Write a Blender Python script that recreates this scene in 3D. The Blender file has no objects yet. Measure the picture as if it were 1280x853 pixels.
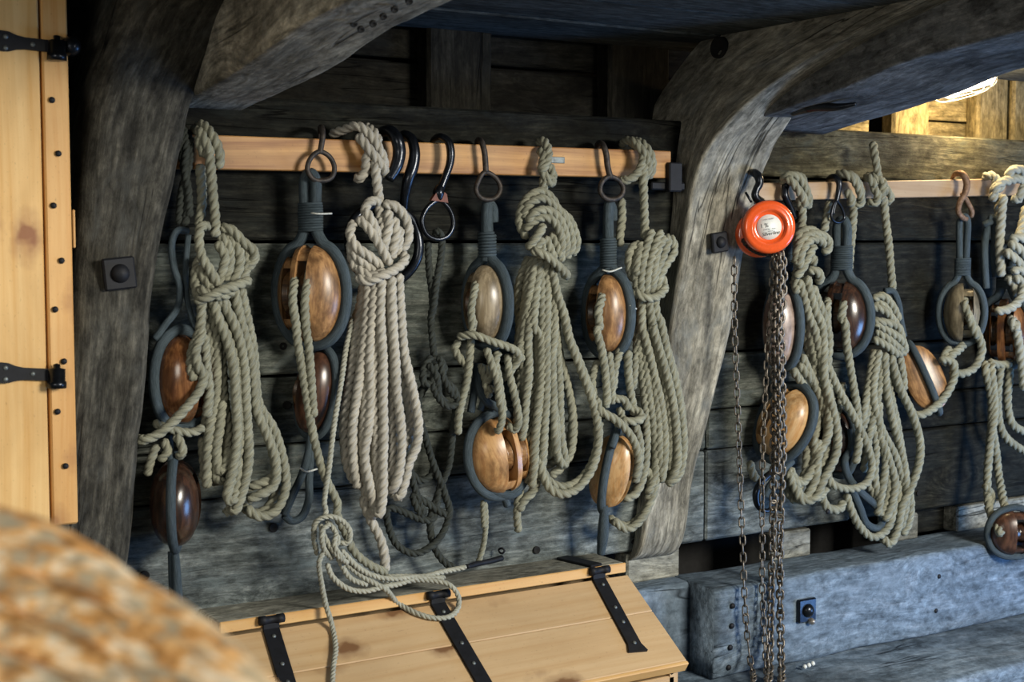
import bpy, bmesh, math, random
import numpy as np
from mathutils import Vector, Matrix, noise
random.seed(7); rng = np.random.default_rng(7)
PI = math.pi
scene = bpy.context.scene
COL = scene.collection
A = lambda *v: np.array(v, float)
# ------------------------------------------------------------------ camera
F = 1778.0
TH = math.atan(1778/2860)
PITCH = math.radians(4.05)
CAM = A(0, -2.71, 1.6)
cd = bpy.data.cameras.new('camera'); cam = bpy.data.objects.new('camera', cd); COL.objects.link(cam)
cd.sensor_width = 36; cd.lens = F*36/1280; cd.clip_start = 0.02
cam.location = CAM; cam.rotation_euler = (PI/2-PITCH, 0, -TH)
cd.dof.use_dof = True; cd.dof.focus_distance = 3.15; cd.dof.aperture_fstop = 6.5
scene.camera = cam
# ------------------------------------------------------------------ world and light
w = bpy.data.worlds.new('world'); scene.world = w; w.use_nodes = True
bg = w.node_tree.nodes['Background']
bg.inputs[0].default_value = (0.55, 0.72, 0.88, 1); bg.inputs[1].default_value = 0.11
def area(name, loc, target, size, power, color, sy=None):
    l = bpy.data.lights.new(name, 'AREA'); l.energy = power; l.color = color
    l.shape = 'RECTANGLE'; l.size = size; l.size_y = sy or size
    o = bpy.data.objects.new(name, l); COL.objects.link(o); o.location = loc
    o.rotation_euler = (Vector(target)-Vector(loc)).to_track_quat('-Z', 'Y').to_euler()
    return o
# daylight falling in through the open side of the deck, ahead of the wall
area('daylight_opening', (2.9, -3.7, 2.3), (1.6, 0, 1.2), 1.0, 185, (1.0, 0.94, 0.82), 0.9)
area('low_sky_opening', (4.3, -1.9, 0.50), (2.9, 0, 0.85), 1.3, 46, (0.22, 0.48, 1.0), 0.9)
area('door_daylight', (-0.9, -2.5, 1.9), (0.4, 0, 1.3), 0.8, 17, (1.0, 0.93, 0.80))
vs = scene.view_settings
vs.view_transform = 'Standard'; vs.look = 'None'; vs.gamma = 1; vs.use_curve_mapping = False
vs.exposure = 0.0

# ------------------------------------------------------------------ where a sight line meets a plane of the room
fwd = A(math.sin(TH)*math.cos(PITCH), math.cos(TH)*math.cos(PITCH), -math.sin(PITCH))
rgt = A(math.cos(TH), -math.sin(TH), 0); upv = np.cross(rgt, fwd)
def ray(x, y): return rgt*(x-640)/F + upv*(426.5-y)/F + fwd
def P(x, y, o=0.0):                       # on the plane o metres in front of the wall
    r = ray(x, y); return CAM + r*((-o-CAM[1])/r[1])
def PZ(x, y, z):
    r = ray(x, y); return CAM + r*((z-CAM[2])/r[2])
def PL(x, y, a, b=0.0):                   # on the plane X = a + b*z
    r = ray(x, y); t = (a + b*CAM[2] - CAM[0])/(r[0]-b*r[2]); return CAM + r*t
def mpp(p): return float(np.dot(np.asarray(p)-CAM, fwd))/F   # metres per pixel there

# ------------------------------------------------------------------ materials
def nt(name):
    m = bpy.data.materials.new(name); m.use_nodes = True
    t = m.node_tree; b = t.nodes['Principled BSDF']; return m, t, b
def N(t, typ, **k):
    n = t.nodes.new(typ)
    for a, v in k.items(): setattr(n, a, v)
    return n
def gc_coords(t, scale, rnd=True):
    a = N(t, 'ShaderNodeAttribute', attribute_name='gc')
    m = N(t, 'ShaderNodeVectorMath', operation='MULTIPLY'); m.inputs[1].default_value = scale
    src = a.outputs['Vector']
    if rnd:
        oi = N(t, 'ShaderNodeObjectInfo'); mu = N(t, 'ShaderNodeMath', operation='MULTIPLY'); mu.inputs[1].default_value = 37.0
        t.links.new(oi.outputs['Random'], mu.inputs[0])
        ad = N(t, 'ShaderNodeVectorMath', operation='ADD'); t.links.new(src, ad.inputs[0]); t.links.new(mu.outputs[0], ad.inputs[1]); src = ad.outputs[0]
    t.links.new(src, m.inputs[0]); return m.outputs[0]
def noise_(t, vec, scale=1, detail=6, rough=.6, dist=0):
    n = N(t, 'ShaderNodeTexNoise'); n.inputs['Scale'].default_value = scale; n.inputs['Detail'].default_value = detail
    n.inputs['Roughness'].default_value = rough; n.inputs['Distortion'].default_value = dist
    t.links.new(vec, n.inputs['Vector']); return n.outputs[0]
def ramp(t, fac, stops):
    r = N(t, 'ShaderNodeValToRGB'); e = r.color_ramp.elements
    while len(e) < len(stops): e.new(0.5)
    for i, (p, c) in enumerate(stops):
        e[i].position = p; e[i].color = (*c, 1) if len(c) == 3 else c
    t.links.new(fac, r.inputs[0]); return r.outputs[0]
def mix(t, fac, a, b, mode='MIX'):
    m = N(t, 'ShaderNodeMix', data_type='RGBA', blend_type=mode)
    for s, v in ((0, fac), (6, a), (7, b)):
        if isinstance(v, (int, float)): m.inputs[s].default_value = v
        elif isinstance(v, tuple): m.inputs[s].default_value = (*v, 1)
        else: t.links.new(v, m.inputs[s])
    return m.outputs[2]
def bump(t, b, hs, dist=0.002):
    prev = None
    for h, s in hs:
        n = N(t, 'ShaderNodeBump'); n.inputs['Strength'].default_value = s; n.inputs['Distance'].default_value = dist
        t.links.new(h, n.inputs['Height'])
        if prev is not None: t.links.new(prev, n.inputs['Normal'])
        prev = n.outputs[0]
    t.links.new(prev, b.inputs['Normal'])
g = lambda v: (v, v, v)
def weathered(name, dark, mid, light, tint, rough=.8, bs=.8, crack=.9, blot=(.35, .68)):
    m, t, b = nt(name)
    warp = gc_coords(t, (1.6, 4, 4)); 
    wn = N(t, 'ShaderNodeTexNoise'); wn.inputs['Scale'].default_value = 1.0; wn.inputs['Detail'].default_value = 2; t.links.new(warp, wn.inputs['Vector'])
    fine = gc_coords(t, (7, 95, 95))
    wm = N(t, 'ShaderNodeVectorMath', operation='MULTIPLY'); wm.inputs[1].default_value = (0, 7, 7); t.links.new(wn.outputs[1], wm.inputs[0])
    fa = N(t, 'ShaderNodeVectorMath', operation='ADD'); t.links.new(fine, fa.inputs[0]); t.links.new(wm.outputs[0], fa.inputs[1])
    kv = N(t, 'ShaderNodeTexVoronoi'); kv.inputs['Scale'].default_value = 1; kv.inputs['Randomness'].default_value = 1
    t.links.new(gc_coords(t, (2.6, 6, 6)), kv.inputs['Vector'])
    kb = N(t, 'ShaderNodeMapRange'); kb.inputs[1].default_value = 0; kb.inputs[2].default_value = .42; kb.inputs[3].default_value = 5; kb.inputs[4].default_value = 0; kb.interpolation_type = 'SMOOTHSTEP'
    t.links.new(kv.outputs['Distance'], kb.inputs[0])
    kc = N(t, 'ShaderNodeCombineXYZ'); t.links.new(kb.outputs[0], kc.inputs[1]); t.links.new(kb.outputs[0], kc.inputs[2])
    fb = N(t, 'ShaderNodeVectorMath', operation='ADD'); t.links.new(fa.outputs[0], fb.inputs[0]); t.links.new(kc.outputs[0], fb.inputs[1])
    f1 = noise_(t, fb.outputs[0], 1, 7, .70)
    spot = noise_(t, gc_coords(t, (26, 60, 60)), 1, 6, .75, .3)
    big = noise_(t, gc_coords(t, (2.2, 5, 5)), 1, 5, .6, .6)
    med = noise_(t, gc_coords(t, (9, 22, 22)), 1, 6, .65, .5)
    grain = ramp(t, f1, [(.26, dark), (.5, mid), (.76, light)])
    shade = ramp(t, big, [(blot[0], g(.42)), (.5, g(.85)), (blot[1], g(1.25))])
    c = mix(t, 1.0, grain, shade, 'MULTIPLY')
    c = mix(t, 1.0, c, ramp(t, spot, [(.34, g(.45)), (.5, g(.95)), (.68, g(1.6))]), 'MULTIPLY')
    c = mix(t, ramp(t, kv.outputs['Distance'], [(.035, g(.85)), (.07, g(.3)), (.12, g(0))]), c, tuple(x*.5 for x in dark))
    c = mix(t, ramp(t, med, [(.52, g(0)), (.72, g(.55))]), c, tint)
    c = mix(t, ramp(t, med, [(.28, g(.6)), (.42, g(0))]), c, tuple(x*.35 for x in dark))
    ck = noise_(t, gc_coords(t, (1.3, 26, 26)), 1, 3, .5, .25)
    cr = ramp(t, ck, [(.485, g(0)), (.5, g(crack)), (.515, g(0))])
    gate = ramp(t, noise_(t, gc_coords(t, (1.1, 7, 7)), 1.3, 2), [(.53, g(0)), (.6, g(1))])
    cr = mix(t, 1.0, cr, gate, 'MULTIPLY')
    c = mix(t, cr, c, tuple(x*.15 for x in dark))
    t.links.new(c, b.inputs['Base Color'])
    b.inputs['Roughness'].default_value = rough; b.inputs['Specular IOR Level'].default_value = .14
    inv = N(t, 'ShaderNodeInvert'); t.links.new(cr, inv.inputs['Color'])
    bump(t, b, [(inv.outputs[0], .8), (f1, bs), (spot, bs*.8), (med, bs*.7)], .003)
    return m
def pine(name, base, band, knot, rough=.55, dirt=.25, kn=True):
    m, t, b = nt(name)
    wn = N(t, 'ShaderNodeTexNoise'); wn.inputs['Scale'].default_value = 1.0; wn.inputs['Detail'].default_value = 1
    t.links.new(gc_coords(t, (1.4, 3, 3)), wn.inputs['Vector'])
    wm = N(t, 'ShaderNodeVectorMath', operation='MULTIPLY'); wm.inputs[1].default_value = (0, 3, 3); t.links.new(wn.outputs[1], wm.inputs[0])
    fa = N(t, 'ShaderNodeVectorMath', operation='ADD'); t.links.new(gc_coords(t, (1.6, 60, 60)), fa.inputs[0]); t.links.new(wm.outputs[0], fa.inputs[1])
    f1 = noise_(t, fa.outputs[0], 1, 4, .6)
    c = ramp(t, f1, [(.35, base), (.55, tuple((x+y)/2 for x, y in zip(base, band))), (.7, band)])
    big = noise_(t, gc_coords(t, (3, 5, 5)), 1, 4, .6, .4)
    c = mix(t, ramp(t, big, [(.45, g(0)), (.7, g(dirt))]), c, tuple(x*.55 for x in band))
    if kn:
        v = N(t, 'ShaderNodeTexVoronoi'); v.inputs['Scale'].default_value = 1.0; v.inputs['Randomness'].default_value = 1.0
        kd = N(t, 'ShaderNodeVectorMath', operation='ADD'); t.links.new(gc_coords(t, (5, 9, 9)), kd.inputs[0])
        km = N(t, 'ShaderNodeVectorMath', operation='MULTIPLY'); km.inputs[1].default_value = (.25, .25, .25)
        kn2 = N(t, 'ShaderNodeTexNoise'); kn2.inputs['Scale'].default_value = 1; t.links.new(gc_coords(t, (30, 30, 30)), kn2.inputs['Vector'])
        t.links.new(kn2.outputs[1], km.inputs[0]); t.links.new(km.outputs[0], kd.inputs[1])
        t.links.new(kd.outputs[0], v.inputs['Vector'])
        c = mix(t, ramp(t, v.outputs['Distance'], [(.10, g(.95)), (.16, g(.45)), (.30, g(0))]), c, knot)
    spk = noise_(t, gc_coords(t, (120, 180, 180)), 1, 3, .7)
    c = mix(t, ramp(t, spk, [(.62, g(0)), (.75, g(.45))]), c, tuple(x*.4 for x in band))
    t.links.new(c, b.inputs['Base Color']); b.inputs['Roughness'].default_value = rough
    bump(t, b, [(f1, .25), (spk, .15)], .001)
    return m
def varnished(name, base, band, rough=.25, coat=.5, metal=0, sc=(9, 110, 110)):
    m, t, b = nt(name)
    wn = N(t, 'ShaderNodeTexNoise'); wn.inputs['Scale'].default_value = 1; wn.inputs['Detail'].default_value = 1
    t.links.new(gc_coords(t, (9, 9, 9)), wn.inputs['Vector'])
    wm = N(t, 'ShaderNodeVectorMath', operation='MULTIPLY'); wm.inputs[1].default_value = (0, 5, 5); t.links.new(wn.outputs[1], wm.inputs[0])
    fa = N(t, 'ShaderNodeVectorMath', operation='ADD'); t.links.new(gc_coords(t, sc), fa.inputs[0]); t.links.new(wm.outputs[0], fa.inputs[1])
    f1 = noise_(t, fa.outputs[0], 1, 5, .6)
    c = ramp(t, f1, [(.40, base), (.60, band)])
    big = noise_(t, gc_coords(t, (16, 30, 30)), 1, 4, .65)
    c = mix(t, ramp(t, big, [(.45, g(0)), (.65, g(.75))]), c, tuple(x*.35 for x in band))
    t.links.new(c, b.inputs['Base Color']); b.inputs['Roughness'].default_value = rough
    b.inputs['Coat Weight'].default_value = coat*.6; b.inputs['Coat Roughness'].default_value = .22
    bump(t, b, [(f1, .3)], .0006)
    return m
def ropemat(name, c1, c2, rough=.9, fibre=1.0):
    m, t, b = nt(name)
    f = noise_(t, gc_coords(t, (60, 1400, 1400)), 1, 3, .6)
    l = noise_(t, gc_coords(t, (7, 40, 40)), 1, 3, .6)
    c = ramp(t, f, [(.3, c1), (.7, c2)])
    c = mix(t, ramp(t, l, [(.35, g(.35)), (.6, g(0))]), c, tuple(x*.6 for x in c1))
    t.links.new(c, b.inputs['Base Color']); b.inputs['Roughness'].default_value = rough
    b.inputs['Specular IOR Level'].default_value = .25
    bump(t, b, [(f, .6*fibre)], .0012)
    return m
def plain(name, c, rough=.5, metal=0, coat=0, nb=.2, ns=60, var=.3, c2=None):
    m, t, b = nt(name)
    n = noise_(t, gc_coords(t, (ns, ns, ns)), 1, 5, .65)
    col = ramp(t, n, [(.35, tuple(x*(1-var) for x in c)), (.62, c2 or tuple(min(1, x*(1+var)) for x in c))])
    t.links.new(col, b.inputs['Base Color']); b.inputs['Roughness'].default_value = rough; b.inputs['Metallic'].default_value = metal
    b.inputs['Coat Weight'].default_value = coat
    if nb: bump(t, b, [(n, nb)], .001)
    return m
def glow(name, c, s):
    m, t, b = nt(name); b.inputs['Emission Color'].default_value = (*c, 1); b.inputs['Emission Strength'].default_value = s; return m
M = {}
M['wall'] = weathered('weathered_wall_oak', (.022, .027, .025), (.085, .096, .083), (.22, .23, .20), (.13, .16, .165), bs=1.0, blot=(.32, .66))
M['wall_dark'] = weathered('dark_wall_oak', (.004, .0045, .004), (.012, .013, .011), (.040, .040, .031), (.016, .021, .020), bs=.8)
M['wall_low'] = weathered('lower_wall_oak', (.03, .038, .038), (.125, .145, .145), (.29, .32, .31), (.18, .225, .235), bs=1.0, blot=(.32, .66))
M['wall_lamplit'] = weathered('lamplit_wall_oak', (.02, .02, .012), (.085, .08, .052), (.20, .19, .125), (.06, .075, .07), bs=.9)  # warm lamplight on the top right plank, put into the colour
M['lining'] = weathered('upper_lining_oak', (.007, .0065, .005), (.018, .017, .013), (.038, .036, .029), (.024, .026, .024), bs=.5)  # near-black because the recess's shade is painted in
M['lining_lit'] = weathered('lamplit_lining_oak', (.13, .10, .045), (.30, .24, .12), (.45, .38, .22), (.20, .17, .09), bs=.4, crack=.6)  # lit copy of the lining: the lamp's yellow is painted into it
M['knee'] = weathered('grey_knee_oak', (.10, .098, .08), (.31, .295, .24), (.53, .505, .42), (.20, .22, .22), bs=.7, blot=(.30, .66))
M['knee_left'] = weathered('shaded_dark_knee_oak', (.012, .012, .010), (.048, .046, .038), (.13, .123, .10), (.09, .093, .086), bs=.9, blot=(.33, .64))  # dark oak, with the door's shade added to the colour
M['beam'] = weathered('grey_beam_oak', (.05, .053, .055), (.15, .155, .155), (.30, .305, .30), (.20, .22, .24), bs=.9)
M['ceiling'] = weathered('deck_underside_oak', (.03, .034, .033), (.075, .085, .085), (.13, .145, .145), (.09, .105, .11), bs=.5)
M['string'] = weathered('skylit_stringer_oak', (.065, .09, .12), (.14, .19, .245), (.25, .31, .38), (.20, .26, .33), bs=.5, blot=(.3, .7))  # blue of the low skylight is mixed into the oak's colour
M['chock'] = weathered('pale_chock_wood', (.10, .10, .085), (.26, .26, .22), (.4, .4, .35), (.25, .27, .26), bs=.4)
M['pine'] = pine('chest_pine', (.56, .40, .225), (.48, .31, .15), (.16, .075, .03))
M['pine_door'] = pine('door_pine', (.78, .52, .22), (.66, .37, .11), (.25, .09, .03), dirt=.35)
M['pine_strip'] = pine('door_frame_pine', (.72, .44, .17), (.60, .29, .075), (.25, .09, .03), dirt=.3)
M['pine_lip'] = pine('chest_lip_pine', (.68, .44, .18), (.60, .33, .11), (.16, .075, .03), kn=False)
M['rail1'] = pine('orange_pine_rail', (.64, .355, .125), (.27, .105, .03), (.2, .08, .03), dirt=.5, kn=False)
M['rail2'] = pine('pale_pine_rail', (.50, .37, .24), (.38, .24, .13), (.15, .08, .04), dirt=.35, kn=False)
M['rope'] = ropemat('weathered_hemp', (.15, .153, .115), (.40, .40, .305))
M['rope_pale'] = ropemat('pale_synthetic_hemp', (.34, .325, .275), (.57, .545, .475))
M['rope_thin'] = ropemat('thin_grey_line', (.26, .27, .22), (.50, .50, .42))
M['rope_dark'] = ropemat('tarred_hemp', (.018, .022, .020), (.06, .068, .06))
M['strop'] = ropemat('grey_tarred_strop', (.022, .036, .045), (.10, .135, .16), .75, 2.2)
def coirmat():
    m, t, b = nt('orange_coir')
    n1 = noise_(t, gc_coords(t, (38, 85, 85)), 1, 3, .7); n2 = noise_(t, gc_coords(t, (24, 60, 60)), 1.7, 2, .6); n3 = noise_(t, gc_coords(t, (60, 160, 160)), 1, 3, .7)
    c = ramp(t, n1, [(.34, (.24, .115, .03)), (.45, (.60, .30, .09)), (.53, (.80, .50, .22)), (.60, (.85, .70, .50))])
    c = mix(t, ramp(t, n2, [(.50, g(0)), (.60, g(.8))]), c, (.36, .34, .25))
    c = mix(t, ramp(t, n3, [(.35, g(.6)), (.5, g(0))]), c, (.22, .12, .045))
    t.links.new(c, b.inputs['Base Color']); b.inputs['Roughness'].default_value = .9; bump(t, b, [(n3, .6)], .003); return m
M['coir'] = coirmat()
M['iron'] = plain('forged_iron', (.022, .026, .034), .32, .85, .2, .35, 90)
M['iron_black'] = plain('painted_black_iron', (.006, .007, .010), .62, .0, .0, .3, 60)
M['iron_black'].node_tree.nodes['Principled BSDF'].inputs['Specular IOR Level'].default_value = .3
M['iron_grey'] = plain('grey_worn_iron', (.03, .03, .03), .6, .5, 0, .5, 120, c2=(.075, .06, .05))
M['iron_rust'] = plain('rusty_iron', (.20, .11, .06), .7, .4, 0, .6, 140, c2=(.30, .19, .12))
M['chain'] = plain('dull_chain_steel', (.17, .15, .125), .45, .75, 0, .3, 150)
M['ash'] = varnished('ash_block_wood', (.42, .235, .10), (.22, .11, .045), .38, .3)
M['ash_pale'] = varnished('pale_block_wood', (.33, .27, .18), (.20, .155, .095), .34, .35)
M['ash_orange'] = varnished('orange_block_wood', (.56, .33, .14), (.40, .20, .075), .38)
M['ash_bright'] = varnished('pale_orange_block_wood', (.60, .40, .20), (.50, .27, .10), .38)
M['oak_red'] = varnished('red_brown_block_wood', (.27, .12, .045), (.13, .05, .018), .2, .8)
M['brown'] = varnished('dark_brown_block_wood', (.060, .028, .016), (.025, .013, .009), .25, .8)
M['brown_red'] = varnished('brown_block_wood', (.12, .055, .032), (.055, .025, .015), .3, .6)
M['pink'] = varnished('worn_pale_block_wood', (.42, .33, .29), (.30, .22, .18), .35)
M['olive'] = varnished('olive_block_wood', (.27, .23, .15), (.17, .14, .09), .4)
M['sheave'] = varnished('lignum_sheave', (.16, .085, .035), (.035, .02, .012), .4, .2)
M['orange'] = plain('orange_enamel', (.80, .105, .018), .22, 0, .9, .05, 200, .06)
M['label'] = plain('white_label', (.72, .76, .74), .35, 0, .3, 0, 300, .04)
M['ink'] = plain('black_ink', (.03, .035, .04), .6, 0, 0, 0, 50, .1)
M['ink_grey'] = plain('grey_ink', (.35, .37, .38), .6, 0, 0, 0, 50, .1)
M['twine'] = plain('white_twine', (.45, .47, .44), .8, 0, 0, .4, 300)
M['red'] = plain('red_primer', (.13, .03, .014), .6, 0, 0, .3, 90)
M['brass'] = plain('zinc_screw', (.35, .33, .30), .4, .7, 0, .2, 200)
M['hole'] = plain('dark_bore', (.008, .008, .008), .95, 0, 0, 0, 50)
M['steel_plate'] = plain('dull_nailed_plate', (.15, .17, .17), .5, .6, 0, .4, 90)
M['lamp_wire'] = plain('lamp_guard_wire', (.75, .7, .6), .35, .8, 0, 0, 90)
M['lamp'] = glow('lit_lamp_glass', (1.0, .82, .55), 9)

# ------------------------------------------------------------------ objects
def link(name, data, parent=None):
    o = bpy.data.objects.new(name, data); COL.objects.link(o)
    if parent is not None: o.parent = parent
    return o
def wpos(o):
    p = Vector((0, 0, 0))
    while o is not None: p += Vector(o.location); o = o.parent
    return np.array(p)
def tag(o, label=None, cat=None, group=None, kind=None):
    if label: o['label'] = label
    if cat: o['category'] = cat
    if group: o['group'] = group
    if kind: o['kind'] = kind
    return o
def empty(name, loc, label=None, cat=None, group=None, kind=None):
    o = link(name, None); o.location = [float(v) for v in loc]; o.empty_display_size = .05
    return tag(o, label, cat, group, kind)
class MB:                                            # collects shapes in world space; build() links them as ONE mesh object
    def __init__(s): s.v = []; s.f = []; s.g = []; s.n = 0
    def add(s, v, f, gc=None):
        v = np.asarray(v, float).reshape(-1, 3)
        s.v.append(v); s.g.append(v.copy() if gc is None else np.asarray(gc, float).reshape(-1, 3))
        n = s.n; s.f.extend([tuple(i+n for i in q) for q in f]); s.n += len(v); return s
    def mesh(s, name, mat, origin=(0, 0, 0), smooth=True):
        v = np.concatenate(s.v); gc = np.concatenate(s.g)
        me = bpy.data.meshes.new(name); me.from_pydata((v-np.asarray(origin)).tolist(), [], s.f)
        at = me.attributes.new('gc', 'FLOAT_VECTOR', 'POINT'); at.data.foreach_set('vector', gc.astype(np.float32).ravel())
        me.materials.append(mat); me.polygons.foreach_set('use_smooth', [smooth]*len(me.polygons)); me.update(); return me
    def build(s, name, mat, parent=None, smooth=True, origin=None):
        if parent is not None: base = wpos(parent)
        else: base = np.zeros(3)
        if origin is None: org = base if parent is not None else (np.concatenate(s.v).min(0)+np.concatenate(s.v).max(0))/2
        else: org = np.asarray(origin, float)
        me = s.mesh(name, M[mat] if isinstance(mat, str) else mat, org, smooth)
        o = link(name, me, parent); o.location = [float(x) for x in (org-base)]
        return o
def frame(ax):
    ax = np.asarray(ax, float); ax = ax/np.linalg.norm(ax)
    h = A(0, 0, 1) if abs(ax[2]) < .9 else A(1, 0, 0)
    u = np.cross(h, ax); u /= np.linalg.norm(u); return u, np.cross(ax, u), ax
def box(mb, c, size, ax=None, bev=.003, grain=0):
    """chamfered box; ax = 3 rows of unit axes; grain = index of the long axis"""
    c = np.asarray(c, float); h = np.asarray(size, float)/2; ax = np.eye(3) if ax is None else np.asarray(ax)
    b = min(bev, h.min()*.6); V = []; idx = {}
    for sx in (-1, 1):
        for sy in (-1, 1):
            for sz in (-1, 1):
                for k in range(3):
                    p = np.array([sx, sy, sz])*(h-b); p[k] = [sx, sy, sz][k]*h[k]
                    idx[(sx, sy, sz, k)] = len(V); V.append(p)
    Fs = []
    for k in range(3):
        i, j = (k+1) % 3, (k+2) % 3
        for s in (-1, 1):
            q = []
            for a, b2 in ((-1, -1), (1, -1), (1, 1), (-1, 1)):
                t = [0, 0, 0]; t[k] = s; t[i] = a; t[j] = b2; q.append(idx[(*t, k)])
            Fs.append(q if s > 0 else q[::-1])
    for k in range(3):                                # edge strips along axis k
        i, j = (k+1) % 3, (k+2) % 3
        for a in (-1, 1):
            for b2 in (-1, 1):
                t0 = [0, 0, 0]; t0[i] = a; t0[j] = b2; t0[k] = -1; t1 = list(t0); t1[k] = 1
                q = [idx[(*t0, i)], idx[(*t1, i)], idx[(*t1, j)], idx[(*t0, j)]]
                Fs.append(q[::-1] if a*b2 > 0 else q)
    for sx in (-1, 1):
        for sy in (-1, 1):
            for sz in (-1, 1):
                q = [idx[(sx, sy, sz, k)] for k in range(3)]; Fs.append(q if sx*sy*sz > 0 else q[::-1])
    V = np.array(V); W = c + V@ax
    g_ = np.roll(V, -grain, axis=1)
    mb.add(W, Fs, g_); return mb
def catmull(pts, step, closed=False):
    p = np.asarray(pts, float)
    if len(p) == 2: p = np.array([p[0], (p[0]+p[1])/2, p[1]])
    ext = np.vstack([p[-1], p, p[0], p[1]]) if closed else np.vstack([2*p[0]-p[1], p, 2*p[-1]-p[-2]])
    out = []
    m = len(p) if closed else len(p)-1
    for i in range(m):
        p0, p1, p2, p3 = ext[i:i+4]
        d = [max(1e-6, np.linalg.norm(b-a))**.5 for a, b in ((p0, p1), (p1, p2), (p2, p3))]
        m1 = (p1-p0)/d[0]-(p2-p0)/(d[0]+d[1])+(p2-p1)/d[1]; m2 = (p2-p1)/d[1]-(p3-p1)/(d[1]+d[2])+(p3-p2)/d[2]
        m1 *= d[1]; m2 *= d[1]
        t = np.linspace(0, 1, 14)[:-1, None]
        out.append((2*t**3-3*t**2+1)*p1+(t**3-2*t**2+t)*m1+(-2*t**3+3*t**2)*p2+(t**3-t**2)*m2)
    out = np.vstack(out+[p[:1] if closed else p[-1:]])
    L = np.concatenate([[0], np.cumsum(np.linalg.norm(np.diff(out, axis=0), axis=1))])
    n = max(3, int(L[-1]/step)+1); s = np.linspace(0, L[-1], n)
    r = np.stack([np.interp(s, L, out[:, k]) for k in range(3)], 1)
    return r, s
def frames(r):
    T = np.gradient(r, axis=0); T /= np.linalg.norm(T, axis=1)[:, None]+1e-12
    u = frame(T[0])[0]; U = []
    for t in T:
        u = u-t*np.dot(u, t); u /= np.linalg.norm(u); U.append(u)
    U = np.array(U); return T, U, np.cross(T, U)
def tube(mb, pts, r, n=10, step=.004, closed=False, raw=False, caps=True):
    if raw: R = np.asarray(pts, float); s = np.concatenate([[0], np.cumsum(np.linalg.norm(np.diff(R, axis=0), axis=1))])
    else: R, s = catmull(pts, step, closed)
    if closed and not raw: R, s = R[:-1], s[:-1]
    T, U, W = frames(R)
    m = len(R); rad = np.interp(np.linspace(0, 1, m), np.linspace(0, 1, len(r)), r) if np.ndim(r) else np.full(m, r)
    a = np.arange(n)*2*PI/n
    V = R[:, None]+rad[:, None, None]*(np.cos(a)[None, :, None]*U[:, None]+np.sin(a)[None, :, None]*W[:, None])
    G = np.stack([np.repeat(s[:, None], n, 1), rad[:, None]*np.cos(a)[None], rad[:, None]*np.sin(a)[None]], 2)
    Fs = []
    k = m if closed else m-1
    for i in range(k):
        i2 = (i+1) % m
        for j in range(n):
            j2 = (j+1) % n; Fs.append((i*n+j, i*n+j2, i2*n+j2, i2*n+j))
    if caps and not closed: Fs += [tuple(range(n))[::-1], tuple((m-1)*n+j for j in range(n))]
    mb.add(V, Fs, G); return mb
PH = np.arange(18)*2*PI/18
LOBE = .76+.40*np.abs(np.sin(1.5*PH+.0))**.7
def rope(mb, pts, r, closed=False, hand=1, pitch=6.0):
    """three-strand laid rope swept along a smooth path"""
    R, s = catmull(pts, r*.58, closed)
    if len(R) < 4: return mb
    T, U, W = frames(R); m, n = len(R), 18
    tw = hand*2*PI*s/(pitch*r)
    a = PH[None]+tw[:, None]; rr = r*LOBE[None]*np.ones((m, 1))
    rr[0] *= .55; rr[-1] *= .55
    rr *= 1+.035*np.sin(s*55+rng.uniform(0, 6))[:, None]
    V = R[:, None]+(rr*np.cos(a))[..., None]*U[:, None]+(rr*np.sin(a))[..., None]*W[:, None]
    s0 = rng.uniform(0, 50)
    G = np.stack([np.repeat(s[:, None], n, 1)+s0, r*np.cos(PH)[None]*np.ones((m, 1)), r*np.sin(PH)[None]*np.ones((m, 1))], 2)
    i = np.arange(m-1)[:, None]*n; j = np.arange(n)[None]; j2 = (j+1) % n
    Q = np.stack([i+j, i+j2, i+n+j2, i+n+j], 2).reshape(-1, 4)
    mb.add(V, [tuple(q) for q in Q.tolist()]+[tuple(range(n))[::-1], tuple((m-1)*n+k for k in range(n))], G); return mb
def lathe(mb, c, axis, prof, n=20):
    """prof = [(radius, height along axis)]"""
    u, v, w_ = frame(axis); c = np.asarray(c, float); V = []; 
    a = np.arange(n)*2*PI/n
    for r, h in prof:
        V.append(c+w_*h+r*(np.cos(a)[:, None]*u+np.sin(a)[:, None]*v))
    Fs = []
    for i in range(len(prof)-1):
        for j in range(n): Fs.append((i*n+j, i*n+(j+1) % n, (i+1)*n+(j+1) % n, (i+1)*n+j))
    if prof[0][0] > 1e-6: Fs.append(tuple(range(n))[::-1])
    if prof[-1][0] > 1e-6: Fs.append(tuple((len(prof)-1)*n+j for j in range(n)))
    mb.add(np.vstack(V), Fs); return mb
def prism(mb, pts, d, grain=None):
    """solid of a planar outline pushed along d"""
    p = np.asarray(pts, float); q = p+np.asarray(d, float); n = len(p)
    Fs = [tuple(range(n)), tuple(range(2*n-1, n-1, -1))]+[(i, i+n, (i+1) % n+n, (i+1) % n) for i in range(n)]
    V = np.vstack([p, q]); gg = None
    if grain is not None: gg = (V-V[0])@np.asarray(grain).T
    mb.add(V, Fs, gg); return mb
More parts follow.
